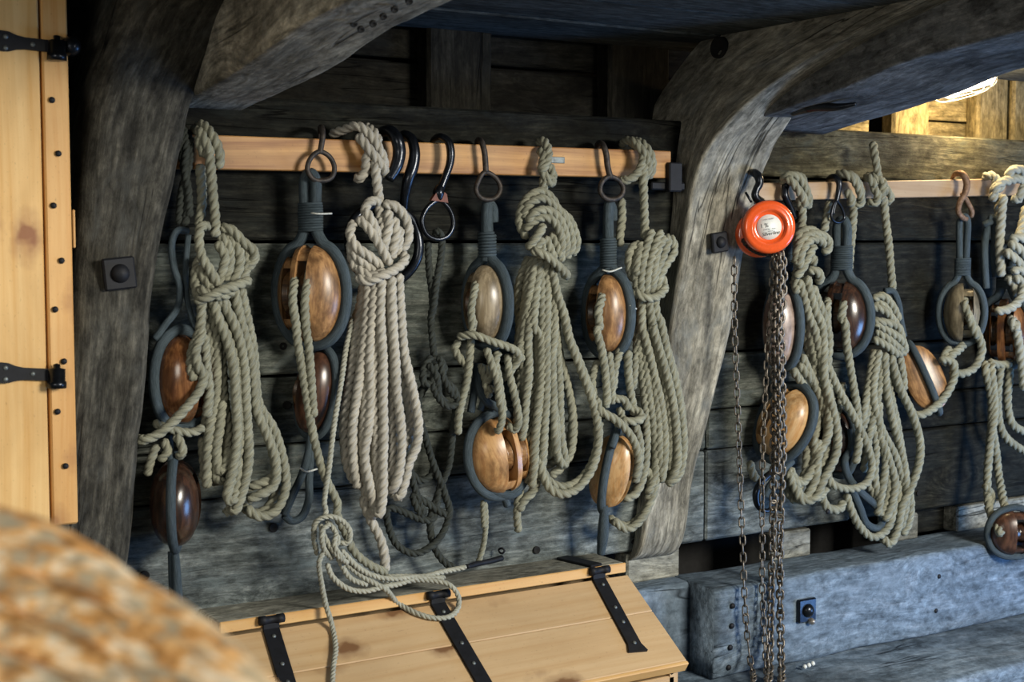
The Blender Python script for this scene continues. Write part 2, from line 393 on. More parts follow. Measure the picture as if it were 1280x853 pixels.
def loft(mb, L, R, T, rad=.02, amp=.006, step=.03, seed=0, nl=9, nt_=7):
    """timber: flank from L (wall side) to R (room side), thickness T (vectors) behind the flank; rounded arrises, hewn surface"""
    L = np.asarray(L, float); R = np.asarray(R, float); T = np.asarray(T, float)
    mid = (L+R)/2; Ls = np.concatenate([[0], np.cumsum(np.linalg.norm(np.diff(mid, axis=0), axis=1))])
    n = max(4, int(Ls[-1]/step)); s = np.linspace(0, Ls[-1], n)
    # smooth resample
    def rs(X):
        Y, q = catmull(X, .01); t = np.interp(s/Ls[-1]*q[-1], q, np.arange(len(q))); return np.stack([np.interp(t, np.arange(len(q)), Y[:, k]) for k in range(3)], 1)
    L2, R2 = rs(L), rs(R); T2 = np.stack([np.interp(s, Ls, T[:, k]) for k in range(3)], 1)
    V = []; G = []; cs = None
    for i in range(n):
        l, r, t = L2[i], R2[i], T2[i]; e = r-l; le = np.linalg.norm(e); lt = np.linalg.norm(t); eu, tu = e/le, t/lt
        rr = min(rad, le*.3, lt*.3); loop = []
        corners = [(0, 0), (le, 0), (le, lt), (0, lt)]
        dirs = [((1, 1)), ((-1, 1)), ((-1, -1)), ((1, -1))]
        segs = [nl, nt_, nl, nt_]
        for k in range(4):
            cx, cy = corners[k][0]+dirs[k][0]*rr, corners[k][1]+dirs[k][1]*rr
            a0 = PI+k*PI/2
            for q in range(4):
                a = a0+q*PI/6; loop.append((cx+rr*math.cos(a), cy+rr*math.sin(a)))
            nx = corners[(k+1) % 4]; nd = dirs[(k+1) % 4]
            c1 = loop[-1]; a1 = PI+(k+1)*PI/2; c2 = (nx[0]+nd[0]*rr+rr*math.cos(a1), nx[1]+nd[1]*rr+rr*math.sin(a1))
            for q in range(1, segs[k]): f = q/segs[k]; loop.append((c1[0]*(1-f)+c2[0]*f, c1[1]*(1-f)+c2[1]*f))
        cs = len(loop)
        ctr = l+e/2+t/2
        for x, y in loop:
            p = l+eu*x+tu*y; d = p-ctr; d /= np.linalg.norm(d)
            h = noise.noise(Vector(p*4.5)+Vector((seed, 0, 0)))*amp*1.6+noise.noise(Vector(p*14)+Vector((0, seed, 0)))*amp*.6
            V.append(p+d*h); G.append((s[i], x/le*.2, y/lt*.15))
    Fs = []
    for i in range(n-1):
        for j in range(cs): Fs.append((i*cs+j, i*cs+(j+1) % cs, (i+1)*cs+(j+1) % cs, (i+1)*cs+j))
    Fs += [tuple(range(cs))[::-1], tuple((n-1)*cs+j for j in range(cs))]
    mb.add(V, Fs, G); return mb
def recalc(o):
    b = bmesh.new(); b.from_mesh(o.data); bmesh.ops.recalc_face_normals(b, faces=b.faces); b.to_mesh(o.data); b.free(); return o
def dome(mb, c, axis, r, h=None, n=12):
    h = h or r*.55
    return lathe(mb, c, axis, [(r*.98, -h*.3), (r, 0), (r*.86, h*.5), (r*.5, h*.88), (.0001, h)], n)
WN = A(0, -1, 0)
def dup(o, loc, parent=None):
    c = o.copy(); COL.objects.link(c); c.parent = parent if parent is not None else o.parent; c.location = [float(x) for x in loc]; return c

# ================================================================== THE SETTING
def struct(o): o['kind'] = 'structure'; return o
def axbox(name, x0, x1, o0, o1, z0, z1, mat, parent, bev=.004, grain=0):
    mb = MB(); c = A((x0+x1)/2, -(o0+o1)/2, (z0+z1)/2); box(mb, c, (x1-x0, o1-o0, z1-z0), None, bev, grain)
    return mb.build(name, mat, parent, smooth=False, origin=c)
K = 5.147
# --- lower back wall: horizontal hull planks
wall = struct(empty('wall_back', (2.2, 0, .85)))
seams = [.851, 1.083, 1.18, 1.323, 1.597, 1.757, 1.889]
for i, (a, b) in enumerate(zip(seams[:-1], seams[1:])):
    t = [0, .002, -.001, .003, .010, .008][i]
    cuts = [-.6, 2.25, 2.75, 5.2] if i < 3 else [-.6, 2.27, 5.2]
    for x0, x1 in zip(cuts[:-1], cuts[1:]):
        gp = .0012 if i == 1 else .0035
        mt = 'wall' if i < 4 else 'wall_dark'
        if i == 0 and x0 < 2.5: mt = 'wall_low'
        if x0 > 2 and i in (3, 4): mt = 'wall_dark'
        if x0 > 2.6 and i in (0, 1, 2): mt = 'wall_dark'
        if x0 > 2 and i == 5: mt = 'wall_lamplit'
        o = axbox('plank', x0+.002, x1-.002, -.06, t, a+gp, b-gp, mt, wall, .005)
# treenail bores and iron heads in the planks
tn = MB(); lathe(tn, (0, 0, 0), WN, [(.008, -.004), (.008, .0015), (.006, .0005), (.0001, -.002)], 12)
tmesh = tn.mesh('bore', M['hole'])
for x, y, s in [(354, 433, 1), (359, 507, 1.1), (342, 660, 1.2), (579, 377, .8), (793, 678, .8), (671, 688, 1.1), (1148, 617, .8), (1007, 179, 1.0), (585, 455, .8), (181, 720, 1.2)]:
    p = P(x, y, .004); o = link('bore', tmesh, wall); o.location = [float(v) for v in p-wpos(wall)]; o.scale = (s, 1, s)
# --- upper lining behind the ledge
lin = struct(empty('wall_upper', (2.2, .16, 1.9)))
def colx(px, o, y=100): return P(px, y, o)[0]
# horizontal boards at the back
for (a, b) in ((1.80, 2.005), (2.01, 2.30)):
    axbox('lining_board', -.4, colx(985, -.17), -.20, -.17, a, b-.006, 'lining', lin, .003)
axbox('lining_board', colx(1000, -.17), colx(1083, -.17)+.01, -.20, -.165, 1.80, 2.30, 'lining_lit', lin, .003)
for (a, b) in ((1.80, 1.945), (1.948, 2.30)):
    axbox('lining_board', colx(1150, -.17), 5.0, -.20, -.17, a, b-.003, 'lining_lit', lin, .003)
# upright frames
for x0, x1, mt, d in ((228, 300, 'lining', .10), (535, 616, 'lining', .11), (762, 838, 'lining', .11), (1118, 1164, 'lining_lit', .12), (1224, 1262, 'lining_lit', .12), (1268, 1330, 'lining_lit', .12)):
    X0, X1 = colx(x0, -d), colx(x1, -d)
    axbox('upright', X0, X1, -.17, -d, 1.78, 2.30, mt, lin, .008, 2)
axbox('ledge_board', -.6, 5.0, -.17, -.055, 1.83, 1.883, 'wall_dark', lin, .004)
axbox('gap_backing', -.6, 5.2, -.26, -.23, .3, 2.4, 'hole', lin, .002)
# --- deck overhead
ceil = struct(empty('ceiling', (2.0, -.8, 2.08)))
yb = [-.13, .12, .36, .60, .85, 1.1, 1.35, 1.6]
for i in range(len(yb)-1):
    axbox('deck_board', -1.0, 5.4, yb[i]+.002, yb[i+1]-.002, 2.076+(.0 if i else -.004), 2.13, 'ceiling', ceil, .004)
# --- floor far below
fl = struct(empty('floor', (2, -1.2, 0)))
for i in range(9):
    axbox('floor_board', -1, 6, -.25+i*.28, -.25+(i+1)*.28-.005, -.04, 0, 'ceiling', fl, .003)
# --- the heavy timbers under the wall (right)
ZT, ZB, OF = .778, .559, .15
XE = P(893, 745, OF)[0]
st = struct(empty('wall_stringer', (3, -.1, .6)))
mb = MB()
Xs = np.linspace(XE, 5.6, 24)
loft(mb, [(x, .02, ZT) for x in Xs], [(x, -OF, ZT-.003) for x in Xs], [(0, 0, -(ZT-ZB))]*24, .012, .004, .05, 3)
recalc(mb.build('timber', 'string', st))
mb = MB(); Xs = np.linspace(1.935, XE+.01, 8)
loft(mb, [(x, .03, ZT+.0) for x in Xs], [(x, -.06, ZT-.004) for x in Xs], [(0, 0, -.48)]*8, .012, .005, .05, 5)
recalc(mb.build('timber', 'string', st))
Xs = np.linspace(1.94, 5.6, 24); mb = MB()
loft(mb, [(x, -.02, ZB) for x in Xs], [(x, -.425, ZB-.012) for x in Xs], [(0, 0, -.16)]*24, .015, .005, .05, 9)
recalc(mb.build('timber', 'string', st))
Xs = np.linspace(1.94, 5.6, 10); mb = MB()
loft(mb, [(x, -.40, .47) for x in Xs], [(x, -.80, .46) for x in Xs], [(0, 0, -.1)]*10, .01, .004, .08, 11)
recalc(mb.build('timber', 'chock', st))
for x0, x1, zz in ((786, 852, .0), (968, 1016, .0), (1115, 1150, 0.0), (1198, 1290, 0)):
    axbox('chock', P(x0, 690, .01)[0], P(x1, 690, .01)[0], -.05, .004, ZT-.002, .849, 'chock', st, .005)
axbox('chock', P(1150, 650, .0)[0], P(1200, 650, .0)[0], -.05, -.045, ZT, .849, 'wall_dark', st, .003)  # no chock: dark sheet painted in for the shaded recess
# nails in the end of the timber
nm = MB(); dome(nm, (0, 0, 0), WN, .0065); nmesh = nm.mesh('nail', M['iron_black'])
def nail(x, y, off, parent, s=1.0, name='nail'):
    p = P(x, y, off); o = link(name, nmesh, parent); o.location = [float(v) for v in p-wpos(parent)]; o.scale = (s, s, s); return o
for x, y in ((916, 758), (915, 783), (913, 810), (911, 835)): nail(x, y, OF+.002, st, 1.1)
for x, y in ((1174, 721), (1170, 764), (1035, 640)): nail(x, y, OF+.002, st, 1.0)
# --- hanging knees
def knee(name, a, b, Lp, Rp, Ts, mat, amp, seed, rad=.014):
    L = [PL(x, y, a, b) for x, y in Lp]; R = [PL(x, y, a, b) for x, y in Rp]
    mb = MB(); loft(mb, L, R, [(t, 0, 0) for t in Ts], rad, amp, .025, seed, 12, 9)
    k = empty(name, (L[0]+R[0])/2); k['kind'] = 'structure'
    recalc(mb.build('timber', mat, k)); return k
bR = .14; aR = 2.012-bR*.842
Rr = [(790, 700), (800, 690), (812, 590), (828, 490), (841, 400), (855, 300), (867, 235), (886, 185), (915, 148), (955, 112), (1005, 78), (1075, 40), (1180, -10), (1260, -40)]
Lr = [(775, 705), (785, 697), (797, 590), (811, 470), (823, 370), (835, 255), (822, 205), (806, 162), (815, 130), (845, 86), (878, 48), (905, 16), (940, -30), (1010, -90)]
Tr = [.125, .13, .15, .18, .195, .205, .205, .19, .165, .14, .12, .10, .09, .08]
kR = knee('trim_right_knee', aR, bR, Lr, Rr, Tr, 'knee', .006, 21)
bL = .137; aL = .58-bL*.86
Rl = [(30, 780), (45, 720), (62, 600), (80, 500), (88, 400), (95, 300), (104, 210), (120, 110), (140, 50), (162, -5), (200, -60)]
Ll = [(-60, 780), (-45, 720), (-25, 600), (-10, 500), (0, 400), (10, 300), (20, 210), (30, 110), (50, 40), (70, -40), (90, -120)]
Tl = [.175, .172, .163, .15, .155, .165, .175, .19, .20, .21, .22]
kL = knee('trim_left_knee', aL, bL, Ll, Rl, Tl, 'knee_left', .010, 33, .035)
# --- deck beams beside the knees
def beam(name, X, Ap, T, hgt, mat, seed, amp=.0035):
    R = [PL(x, y, X) for x, y in Ap]; d = (R[-1]-R[-2]); R = [R[0]-(R[1]-R[0])*1.2]+R+[R[-1]+d*1.5]
    L = [r+A(0, 0, hgt) for r in R]
    mb = MB(); loft(mb, L, R, [(T, 0, 0)]*len(R), .010, amp, .03, seed, 8, 10)
    k = empty(name, R[1]); k['kind'] = 'structure'; recalc(mb.build('timber', mat, k)); return k
bmR = beam('trim_right_beam', 2.24, [(985, 134), (1060, 108), (1130, 78), (1200, 58), (1280, 38), (1360, 15)], .33, .30, 'beam', 41)
bmL = beam('trim_left_beam', .90, [(235, 122), (310, 78), (370, 35), (435, -3)], .155, .30, 'knee', 47)
for x, y in ((441, 29), (445, 21), (450, 36), (453, 12), (465, 29), (463, 3), (478, 20), (492, 11), (510, 1)):
    p = PL(x, y, .98); o = link('treenail', tmesh, bmL); o.location = [float(v) for v in p+A(0, -.004, -.002)-wpos(bmL)]; o.scale = (.7, 1.0, .7); o.rotation_euler = (.9, 0, 0)
# bore through the right knee
p = PL(902, 60, aR, bR); mb = MB(); lathe(mb, p+A(-.010, 0, 0), (-1, 0, 0), [(.026, -.01), (.0245, .004), (.019, .003), (.016, -.006), (.0001, -.008)], 22)
mb.build('bore', 'hole', kR)
def boltplate(x, y, off, s, parent, tilt=0, mat='iron_black'):
    c = P(x, y, off); b = empty('x', c); COL.objects.unlink(b); bpy.data.objects.remove(b)
    ca, sa = math.cos(tilt), math.sin(tilt); ax = A([ca, 0, sa], [0, -1, 0], [-sa, 0, ca])
    m1 = MB(); box(m1, c, (s, .012, s*1.0), ax, .003); o = m1.build('bolt_plate', mat, parent, False)
    m2 = MB(); dome(m2, c+A(0, -.006, 0), WN, s*.30, s*.22, 18); m2.build('bolt_head', mat, o)
    return o
boltplate(899, 303, .085, .048, kR, .12)
boltplate(149, 342, .165, .058, kL, .1)
boltplate(130, 604, .10, .06, kL, .1)
boltplate(1008, 763, OF+.006, .058, st, 0, 'iron')
mb = MB(); c = P(1014, 777, OF+.012); dome(mb, c, WN, .009, .012); mb.build('nut', 'brass', st)
def ironstrap(x0, x1, y0, y1, off):
    mb = MB(); a, b = P(x0, y0, off), P(x1, y1, off); box(mb, (a+b)/2, (abs(b[0]-a[0]), .02, abs(a[2]-b[2])), None, .003); return mb
br = empty('rail_bracket', P(842, 221, .05), 'black iron bracket clasping right end of orange rail at the knee', 'bracket')
ironstrap(834, 850, 203, 240, .075).build('plate', 'iron_black', br, False)
mb = MB(); a, b = P(808, 228, .05), P(850, 238, .05); box(mb, (a+b)/2, (b[0]-a[0], .04, .018), None, .003); mb.build('arm', 'iron_black', br, False)
# clip of iron tucked on the beam at the top right
mb = MB(); tube(mb, [PL(990, 142, 2.30), PL(1015, 133, 2.30), PL(1045, 134, 2.32), PL(1070, 130, 2.34)], [.006, .014, .010, .004], 10)
cl = mb.build('iron_wedge', 'iron', None); tag(cl, 'dark iron wedge jammed under the right beam beside the knee', 'wedge')

# ================================================================== RAILS
def rail(name, tl, tr, bl, br_, off, th, mat, label, ext=0):
    a, b = P(*tl, off), P(*tr, off); c, d = P(*bl, off), P(*br_, off)
    q = [a, b, d, c]; mb = MB(); prism(mb, q, (0, th, 0)); v = mb.v[0]
    mb.g[0] = np.stack([v[:, 0]-a[0], v[:, 2]-a[2], v[:, 1]], 1)
    o = recalc(mb.build(name, mat, None, False)); bv = o.modifiers.new('bevel', 'BEVEL'); bv.width = .002; bv.segments = 1
    return tag(o, label, 'rail')
rail('hanging_rail', (212, 167), (839, 189), (212, 210.5), (839, 223), .07, .042, 'rail1', 'orange-brown pine rail along the left wall carrying hooks and rope hanks')
rail('hanging_rail', (946, 229), (1330, 222), (946, 251), (1330, 243), .07, .04, 'rail2', 'pale pine rail right of the big grey knee carrying hooks and ropes')
mb = MB(); box(mb, P(694, 200, .072), (.05, .003, .014), None, .001); rp = mb.build('nail_plate', 'steel_plate', None, False)
tag(rp, 'small grey metal strip fixed on the orange rail beside knotted hank', 'plate')

# ================================================================== DOOR (left)
dO = .20
door = struct(empty('door_1', P(40, 655, dO)))
def quadplank(name, x0t, x1t, x0b, x1b, yt, yb_, off, th, mat, parent):
    q = [P(x0t, yt, off), P(x1t, yt, off), P(x1b, yb_, off), P(x0b, yb_, off)]
    # true upright board: keep mean x of each edge
    xl = (q[0][0]+q[3][0])/2; xr = (q[1][0]+q[2][0])/2
    mb = MB(); c = A((xl+xr)/2, -off+th/2, (q[0][2]+q[2][2])/2); box(mb, c, (xr-xl, th, q[0][2]-q[2][2]), None, .003, 2)
    return mb.build(name, mat, parent, False, c)
quadplank('door_plank', -90, 48.5, -90, 61, -60, 664, dO, .03, 'pine_door', door)
quadplank('door_plank', -260, -94, -260, -94, -60, 664, dO, .03, 'pine_door', door)
quadplank('frame_board', 52, 84.5, 64, 96, -60, 655, dO-.003, .035, 'pine_strip', door)
quadplank('back_batten', 88, 92, 94, 97, 262, 310, dO-.04, .03, 'pine_strip', door)
quadplank('back_batten', 88, 100, 92, 100, 497, 537, dO-.04, .03, 'oak_red', door)
for x, y in ((65, 125), (73, 192), (67, 257), (77, 326), (69, 387), (80, 452), (72, 515), (82, 583), (60, 60)): nail(x, y, dO, door, .85)
def hinge(y0, y1, spread, big):
    h = empty('strap_hinge', P(40, y0, dO+.01)); h.parent = door; h.location = [float(v) for v in P(40, y0, dO+.01)-wpos(door)]
    def q(x, y): return P(x, y, dO+.003)
    s = (y1-y0)/70.
    yy = lambda x: y0+s*x
    pts = [(-20, yy(-20)-12), (0, yy(0)-13), (10, yy(10)-12.5), (20, yy(20)-9), (30, yy(30)-7.5), (72, yy(72)-7.5), (72, yy(72)+7.5), (30, yy(30)+7.5), (20, yy(20)+9), (10, yy(10)+12.5), (0, yy(0)+13), (-20, yy(-20)+12)]
    mb = MB(); prism(mb, [q(*p) for p in pts], (0, -.005, 0)); recalc(mb.build('strap', 'iron_black', h, False))
    a, b = P(71, yy(70)-12, dO+.012), P(71, yy(70)+17, dO+.012)
    mb = MB(); lathe(mb, b, a-b, [(.006, 0), (.0165, .001), (.0165, .012), (.0145, .013), (.0145, .034), (.006, .036), (.006, .042), (.0001, .044)], 16); mb.build('knuckle', 'iron', h)
    for x, dy in ((7, -6), (7, 8), (41, 0)):
        p = P(x, yy(x)+dy, dO+.008); o = link('rivet', nmesh, h); o.location = [float(v) for v in p-wpos(h)]; o.data = rivmesh
    return h
rv = MB(); dome(rv, (0, 0, 0), WN, .0045); rivmesh = rv.mesh('rivet', M['steel_plate'])
hinge(51, 59, 1, 1); hinge(466, 469, 1, 1)
# round iron head beside upper hinge
mb = MB(); lathe(mb, P(88, 58, dO+.0), (-.5, -1, -.1), [(.012, -.02), (.0165, -.008), (.0175, .0), (.014, .008), (.006, .012), (.0001, .013)], 18)
bo = mb.build('hinge_bolt', 'iron', door)

# ================================================================== CHEST
zT = .864; XL, XR = .945, 1.915; oF = .12; oL = P(858, 828, .345); zL = oL[2]; oLf = .345
chest = empty('tool_chest', ((XL+XR)/2, -.2, .0), 'pale pine chest with sloping lid and three black strap hinges', 'chest')
def part_box(name, x0, x1, o0, o1, z0, z1, mat, parent=chest, bev=.003, grain=0): return axbox(name, x0, x1, o0, o1, z0, z1, mat, parent, bev, grain)
part_box('top_board', XL, XR, .0, oF-.002, zT-.022, zT, 'wall_gray' if 'wall_gray' in M else 'chock')
part_box('top_lip', XL, XR, oF-.002, oF+.004, zT-.022, zT+.0005, 'pine_lip')
sl = A(0, -(oLf-oF), zL-(zT-.024)); ll = np.linalg.norm(sl); slu = sl/ll; nrm = np.cross(A(1, 0, 0), slu); nrm = nrm if nrm[2] > 0 else -nrm
lidax = A([1, 0, 0], slu, nrm); th = .022
o0 = A(0, -(oF), zT-.024)
bds = [(0, .465), (.465, .955)]
lid = None
def lidbox(name, x0, x1, s0, s1, h0, h1, mat, parent, bev=.002, grain=0):
    c = o0+slu*ll*(s0+s1)/2+nrm*((h0+h1)/2-.011)+A((x0+x1)/2, 0, 0)
    mb = MB(); box(mb, c, (x1-x0, ll*(s1-s0), h1-h0), lidax, bev, grain); return mb.build(name, mat, parent, False, c)
lidE = empty('lid', o0+A((XL+XR)/2, 0, 0)); lidE.parent = chest; lidE.location = [float(v) for v in (o0+A((XL+XR)/2, 0, 0)-A((XL+XR)/2, -.2, 0))]
for s0, s1 in ((.02, .44), (.443, .985)): lidbox('lid_board', XL-.006, XR+.004, s0, s1, -.011, .011, 'pine', lidE)
lidbox('lid_edge', XL-.006, XR+.004, .986, 1.02, -.013, .012, 'pine_lip', lidE)
# body
zb = 0.02
part_box('front_panel', XL+.012, XR-.02, oLf-.035, oLf-.015, zb, zL-.03, 'pine')
for xa, xb in ((XL+.004, XL+.026), (XR-.034, XR-.012)):
    mb = MB(); q = [(xa, 0, zb), (xa, -(oLf-.015), zb), (xa, -(oLf-.015), zL-.024), (xa, -(oF), zT-.052), (xa, -.0, zT-.024)]
    prism(mb, q, (xb-xa, 0, 0)); v = mb.v[0]; mb.g[0] = v[:, [2, 1, 0]]; recalc(mb.build('side_panel', 'pine', chest, False))
part_box('back_panel', XL+.026, XR-.034, .0, .018, zb, zT-.03, 'pine'); part_box('bottom_board', XL+.03, XR-.04, .02, oLf-.04, zb, zb+.02, 'pine')
p = P(840, 841, oLf); nail(840, 841, oLf-.014, chest, .7, 'screw')
def chest_strap(xt, yt, xb, yb2, foot):
    # top px on the lip, bottom px on the lid surface
    def onlid(x, y):
        r = ray(x, y); n0 = nrm; p0 = o0+nrm*.0; t = np.dot(p0-CAM, n0)/np.dot(r, n0); return CAM+r*t
    a, b = onlid(xt, yt), onlid(xb, yb2)
    tt_ = (-(oF+.006)-a[1])/(b[1]-a[1]); a = a+(b-a)*tt_
    d = b-a; L_ = np.linalg.norm(d); du = A(0, *slu[1:]); c0 = a
    e = empty('strap_hinge', a); e.parent = chest; e.location = [float(v) for v in a-wpos(chest)]
    w2 = .0165; du = d/L_; sx = np.cross(nrm, du)
    mb = MB(); q = [a-sx*w2, a+sx*w2, b-du*.02+sx*w2, b+sx*w2*1.45, b-sx*w2*1.45, b-du*.02-sx*w2]; prism(mb, q, nrm*.006); recalc(mb.build('strap', 'iron_black', e, False))
    mb = MB(); k0 = A(a[0], -(oF+.010), zT-.006); lathe(mb, k0-A(.026, 0, 0), (1, 0, 0), [(.0001, 0), (.009, .0005), (.009, .014), (.0078, .015), (.0078, .037), (.009, .038), (.009, .052), (.0001, .0525)], 14); mb.build('knuckle', 'iron_black', e)
    mb = MB(); box(mb, (a[0], -(oF+.008), zT-.018), (.034, .006, .024), None, .001); mb.build('lip_plate', 'iron_black', e, False)
    if foot:
        mb = MB(); f0 = A(a[0], -oF, zT+.003); f1 = A(P(706, 698, 0)[0]-.015, -.01, zT+.003); dd = f1-f0; m_ = f0+dd/2; dl = np.linalg.norm(dd); dn = dd/dl
        box(mb, m_, (dl, .036, .006), A(dn, np.cross((0, 0, 1), dn), (0, 0, 1)), .0015); mb.build('foot_strap', 'iron_black', e, False)
    for k in (.10, .42, .62, .90):
        p = a+d*k+nrm*.007; o = link('rivet', rivmesh, e); o.location = [float(v) for v in p-wpos(e)]; o.rotation_euler = (-.9, 0, 0)
    return e
def proj_strap_dir():
    pass
for (xt, yt, xb, yb2, ft) in ((333, 770, 372, 900, 0), (556, 772, 620, 882, 0), (743, 716, 797, 816, 1)): chest_strap(xt, yt, xb, yb2, ft)

# ================================================================== path notation
CR = {'Z': (0, 0, 1), 'C1': (170, 150, 3.28), 'C2': (170, 400, 3.28), 'C3': (340, 150, 3.28), 'C4': (340, 400, 3.28), 'C5': (500, 150, 3.28), 'C6': (500, 400, 3.28),
      'C7': (380, 620, 3.66), 'D1': (690, 150, 3.28), 'D2': (690, 400, 2.75), 'D3': (900, 200, 4.06), 'D4': (900, 400, 2.94), 'D5': (1010, 170, 3.556),
      'D6': (1010, 400, 2.94), 'D7': (1130, 170, 3.413), 'D8': (1130, 400, 2.84), 'E7': (640, 213, 4.0), 'E3': (640, 426, 4.0)}
def path(s):
    cr = CR['Z']; off = 10.0; out = []
    for tok in s.split():
        if tok in CR: cr = CR[tok]; continue
        onl = tok.endswith('L'); v = [float(q) for q in tok.rstrip('L').rstrip(',').split(',')]
        if onl:
            x, y = cr[0]+v[0]/cr[2], cr[1]+v[1]/cr[2]; r = ray(x, y); t = np.dot(o0+nrm*.008-CAM, nrm)/np.dot(r, nrm); off = -100*(CAM+r*t)[1]; out.append([x, y, off]); continue
        if False: pass
        if len(v) > 2: off = v[2]; out.append([cr[0]+v[0]/cr[2], cr[1]+v[1]/cr[2], off])
        else: out.append([cr[0]+v[0]/cr[2], cr[1]+v[1]/cr[2], off])
    # spread offsets between the places where they change
    return np.array([P(x, y, o/100) for x, y, o in out])
def rp_(name, paths, rpx, mat, label, cat, group=None, fill=0):
    mb = MB()
    for i, s in enumerate(paths):
        q = path(s); k = mpp(q.mean(0)); r = rpx*1.04*k
        rope(mb, q, r)
        if fill and len(q) >= 6 and q[:, 2].max()-q[:, 2].min() > .26:     # a second turn lying behind
            a = np.linspace(0, 1, len(q))[:, None]; sh = rgt*r*rng.choice([-1, 1])*rng.uniform(.8, 1.5)
            rope(mb, q+sh*np.sin(a*PI)**.5+A(0, 1, 0)*1.9*r-A(0, 0, 1)*r*rng.uniform(-3, 1)*a, r)
    o = mb.build(name, mat, None); tag(o, label, cat, group); return o
# ================================================================== ROPE HANKS AND FALLS
GH1 = None
hank1 = rp_('rope_hank', [
 'C1 250,25,4 275,20,7 310,60,9.5 335,110,10.5 345,160,10.5 335,200,10',
 'C1 235,40,3 265,55,9 290,100,10.5 310,150,10.5',
 'C1 285,150,9 265,110,9.5 258,60,9',
 'C1 262,180,8 268,260,8 270,340,8 258,440,9',
 'C1 300,110,10 305,180,11 315,300,11 325,400,11 325,480,12',
 'C1 300,440,12 270,435,13 258,480,13.5 270,560,14 305,620,14 340,680,14',
 'C1 345,440,11 390,450,12 440,500,12.5 485,540,12.5 480,580,12 450,610,11.5',
 'C1 340,470,11 380,520,12 385,590,12 360,660,12', 'C1 370,470,11 420,530,12 425,600,12 395,670,12', 'C1 400,500,11 455,560,11.5 450,620,11.5 430,670,11.5',
 'C1 330,500,12 365,560,12.6 350,630,12.6 330,680,12', 'C1 262,560,11 245,620,11.5 250,690,12 290,740,12',
 'C1 255,600,12 290,660,13 340,720,13 380,770,12', 'C1 240,640,11 250,710,12 285,760,12',
 'C1 240,745,13.5 290,730,15 350,700,15.4 410,680,15 470,655,14',
 'C1 255,690,13 300,715,14.6 360,720,14.2 400,700,14',
 'C1 290,720,11 C2 300,-40,11 330,80 332,200 325,330 305,430 292,560 290,690',
 'C1 310,720,12.5 C2 340,0,13 375,90 400,200 410,330 415,480 400,600 375,735 395,745 410,690,12 420,560',
 'C1 340,730,12.5 C2 395,0,12.5 430,100 445,200 450,300 457,430 462,580 438,700 402,788 385,770,11.5',
 'C1 400,690,12 C2 430,0,12 465,130 480,230 495,370 540,480 572,580 565,680 500,722 455,738,11',
 'C1 430,690,11.5 C2 450,-30,11 478,100 490,250 505,350 565,450 600,560 612,700 565,790 500,805 450,770,10.5',
 'C1 320,740,10.5 C2 345,100,10 360,330 375,450 372,540 345,650',
 'C1 280,720,11.5 C2 300,60,10.5 320,250 315,400 325,500 320,600 340,660 365,650',
 'C2 355,330,11.5 345,430 330,540 345,625 365,600 385,520,11',
 'C1 350,740,11 C2 385,60,10.5 420,220 430,380 440,520 420,640',
 'C1 270,740,13 C2 262,40,13.5 230,130 225,200 240,250,14 ',
 'C2 262,0,13 268,60,14 245,130,14.5 255,190,14.6 278,230,14.6 260,290,15 215,350,15.3 150,420,15.3 90,470,15 25,495,14.5 20,480,13',
 'C2 280,60,12 290,200,12.5 300,290,12.5 290,400'], 5.6, 'rope', 'knotted grey-green rope hank at the left end of the orange rail', 'rope', fill=1)
lash1 = rp_('lashing', ['C2 70,420,10 130,445,11 230,462,11 280,440,11', 'C2 85,510,10 60,580,10 45,640,9.5', 'C2 110,490,10.5 130,540,10.5 95,580,10',
 'C2 160,470,11 185,510,12 190,550,12 165,560,11', 'C2 270,480,8 275,560,8 290,640,8'], 5.0, 'rope', 'short rope lashing between the two blocks at far left', 'rope')
rp_('hanger_rope', ['C1 170,60,4 185,60,7.5 190,150,8.5 205,250,8.5 212,330,8.5 200,440,8.5', 'C1 215,50,4 222,90,7.5 218,180,8 190,280,8 180,360,8 175,430,8', 'C1 195,30,6 205,120,9 200,200,9 215,290,9 220,400'], 4.4, 'rope_dark', 'dark shadowed rope hanging beside the left knee above glossy block', 'rope')
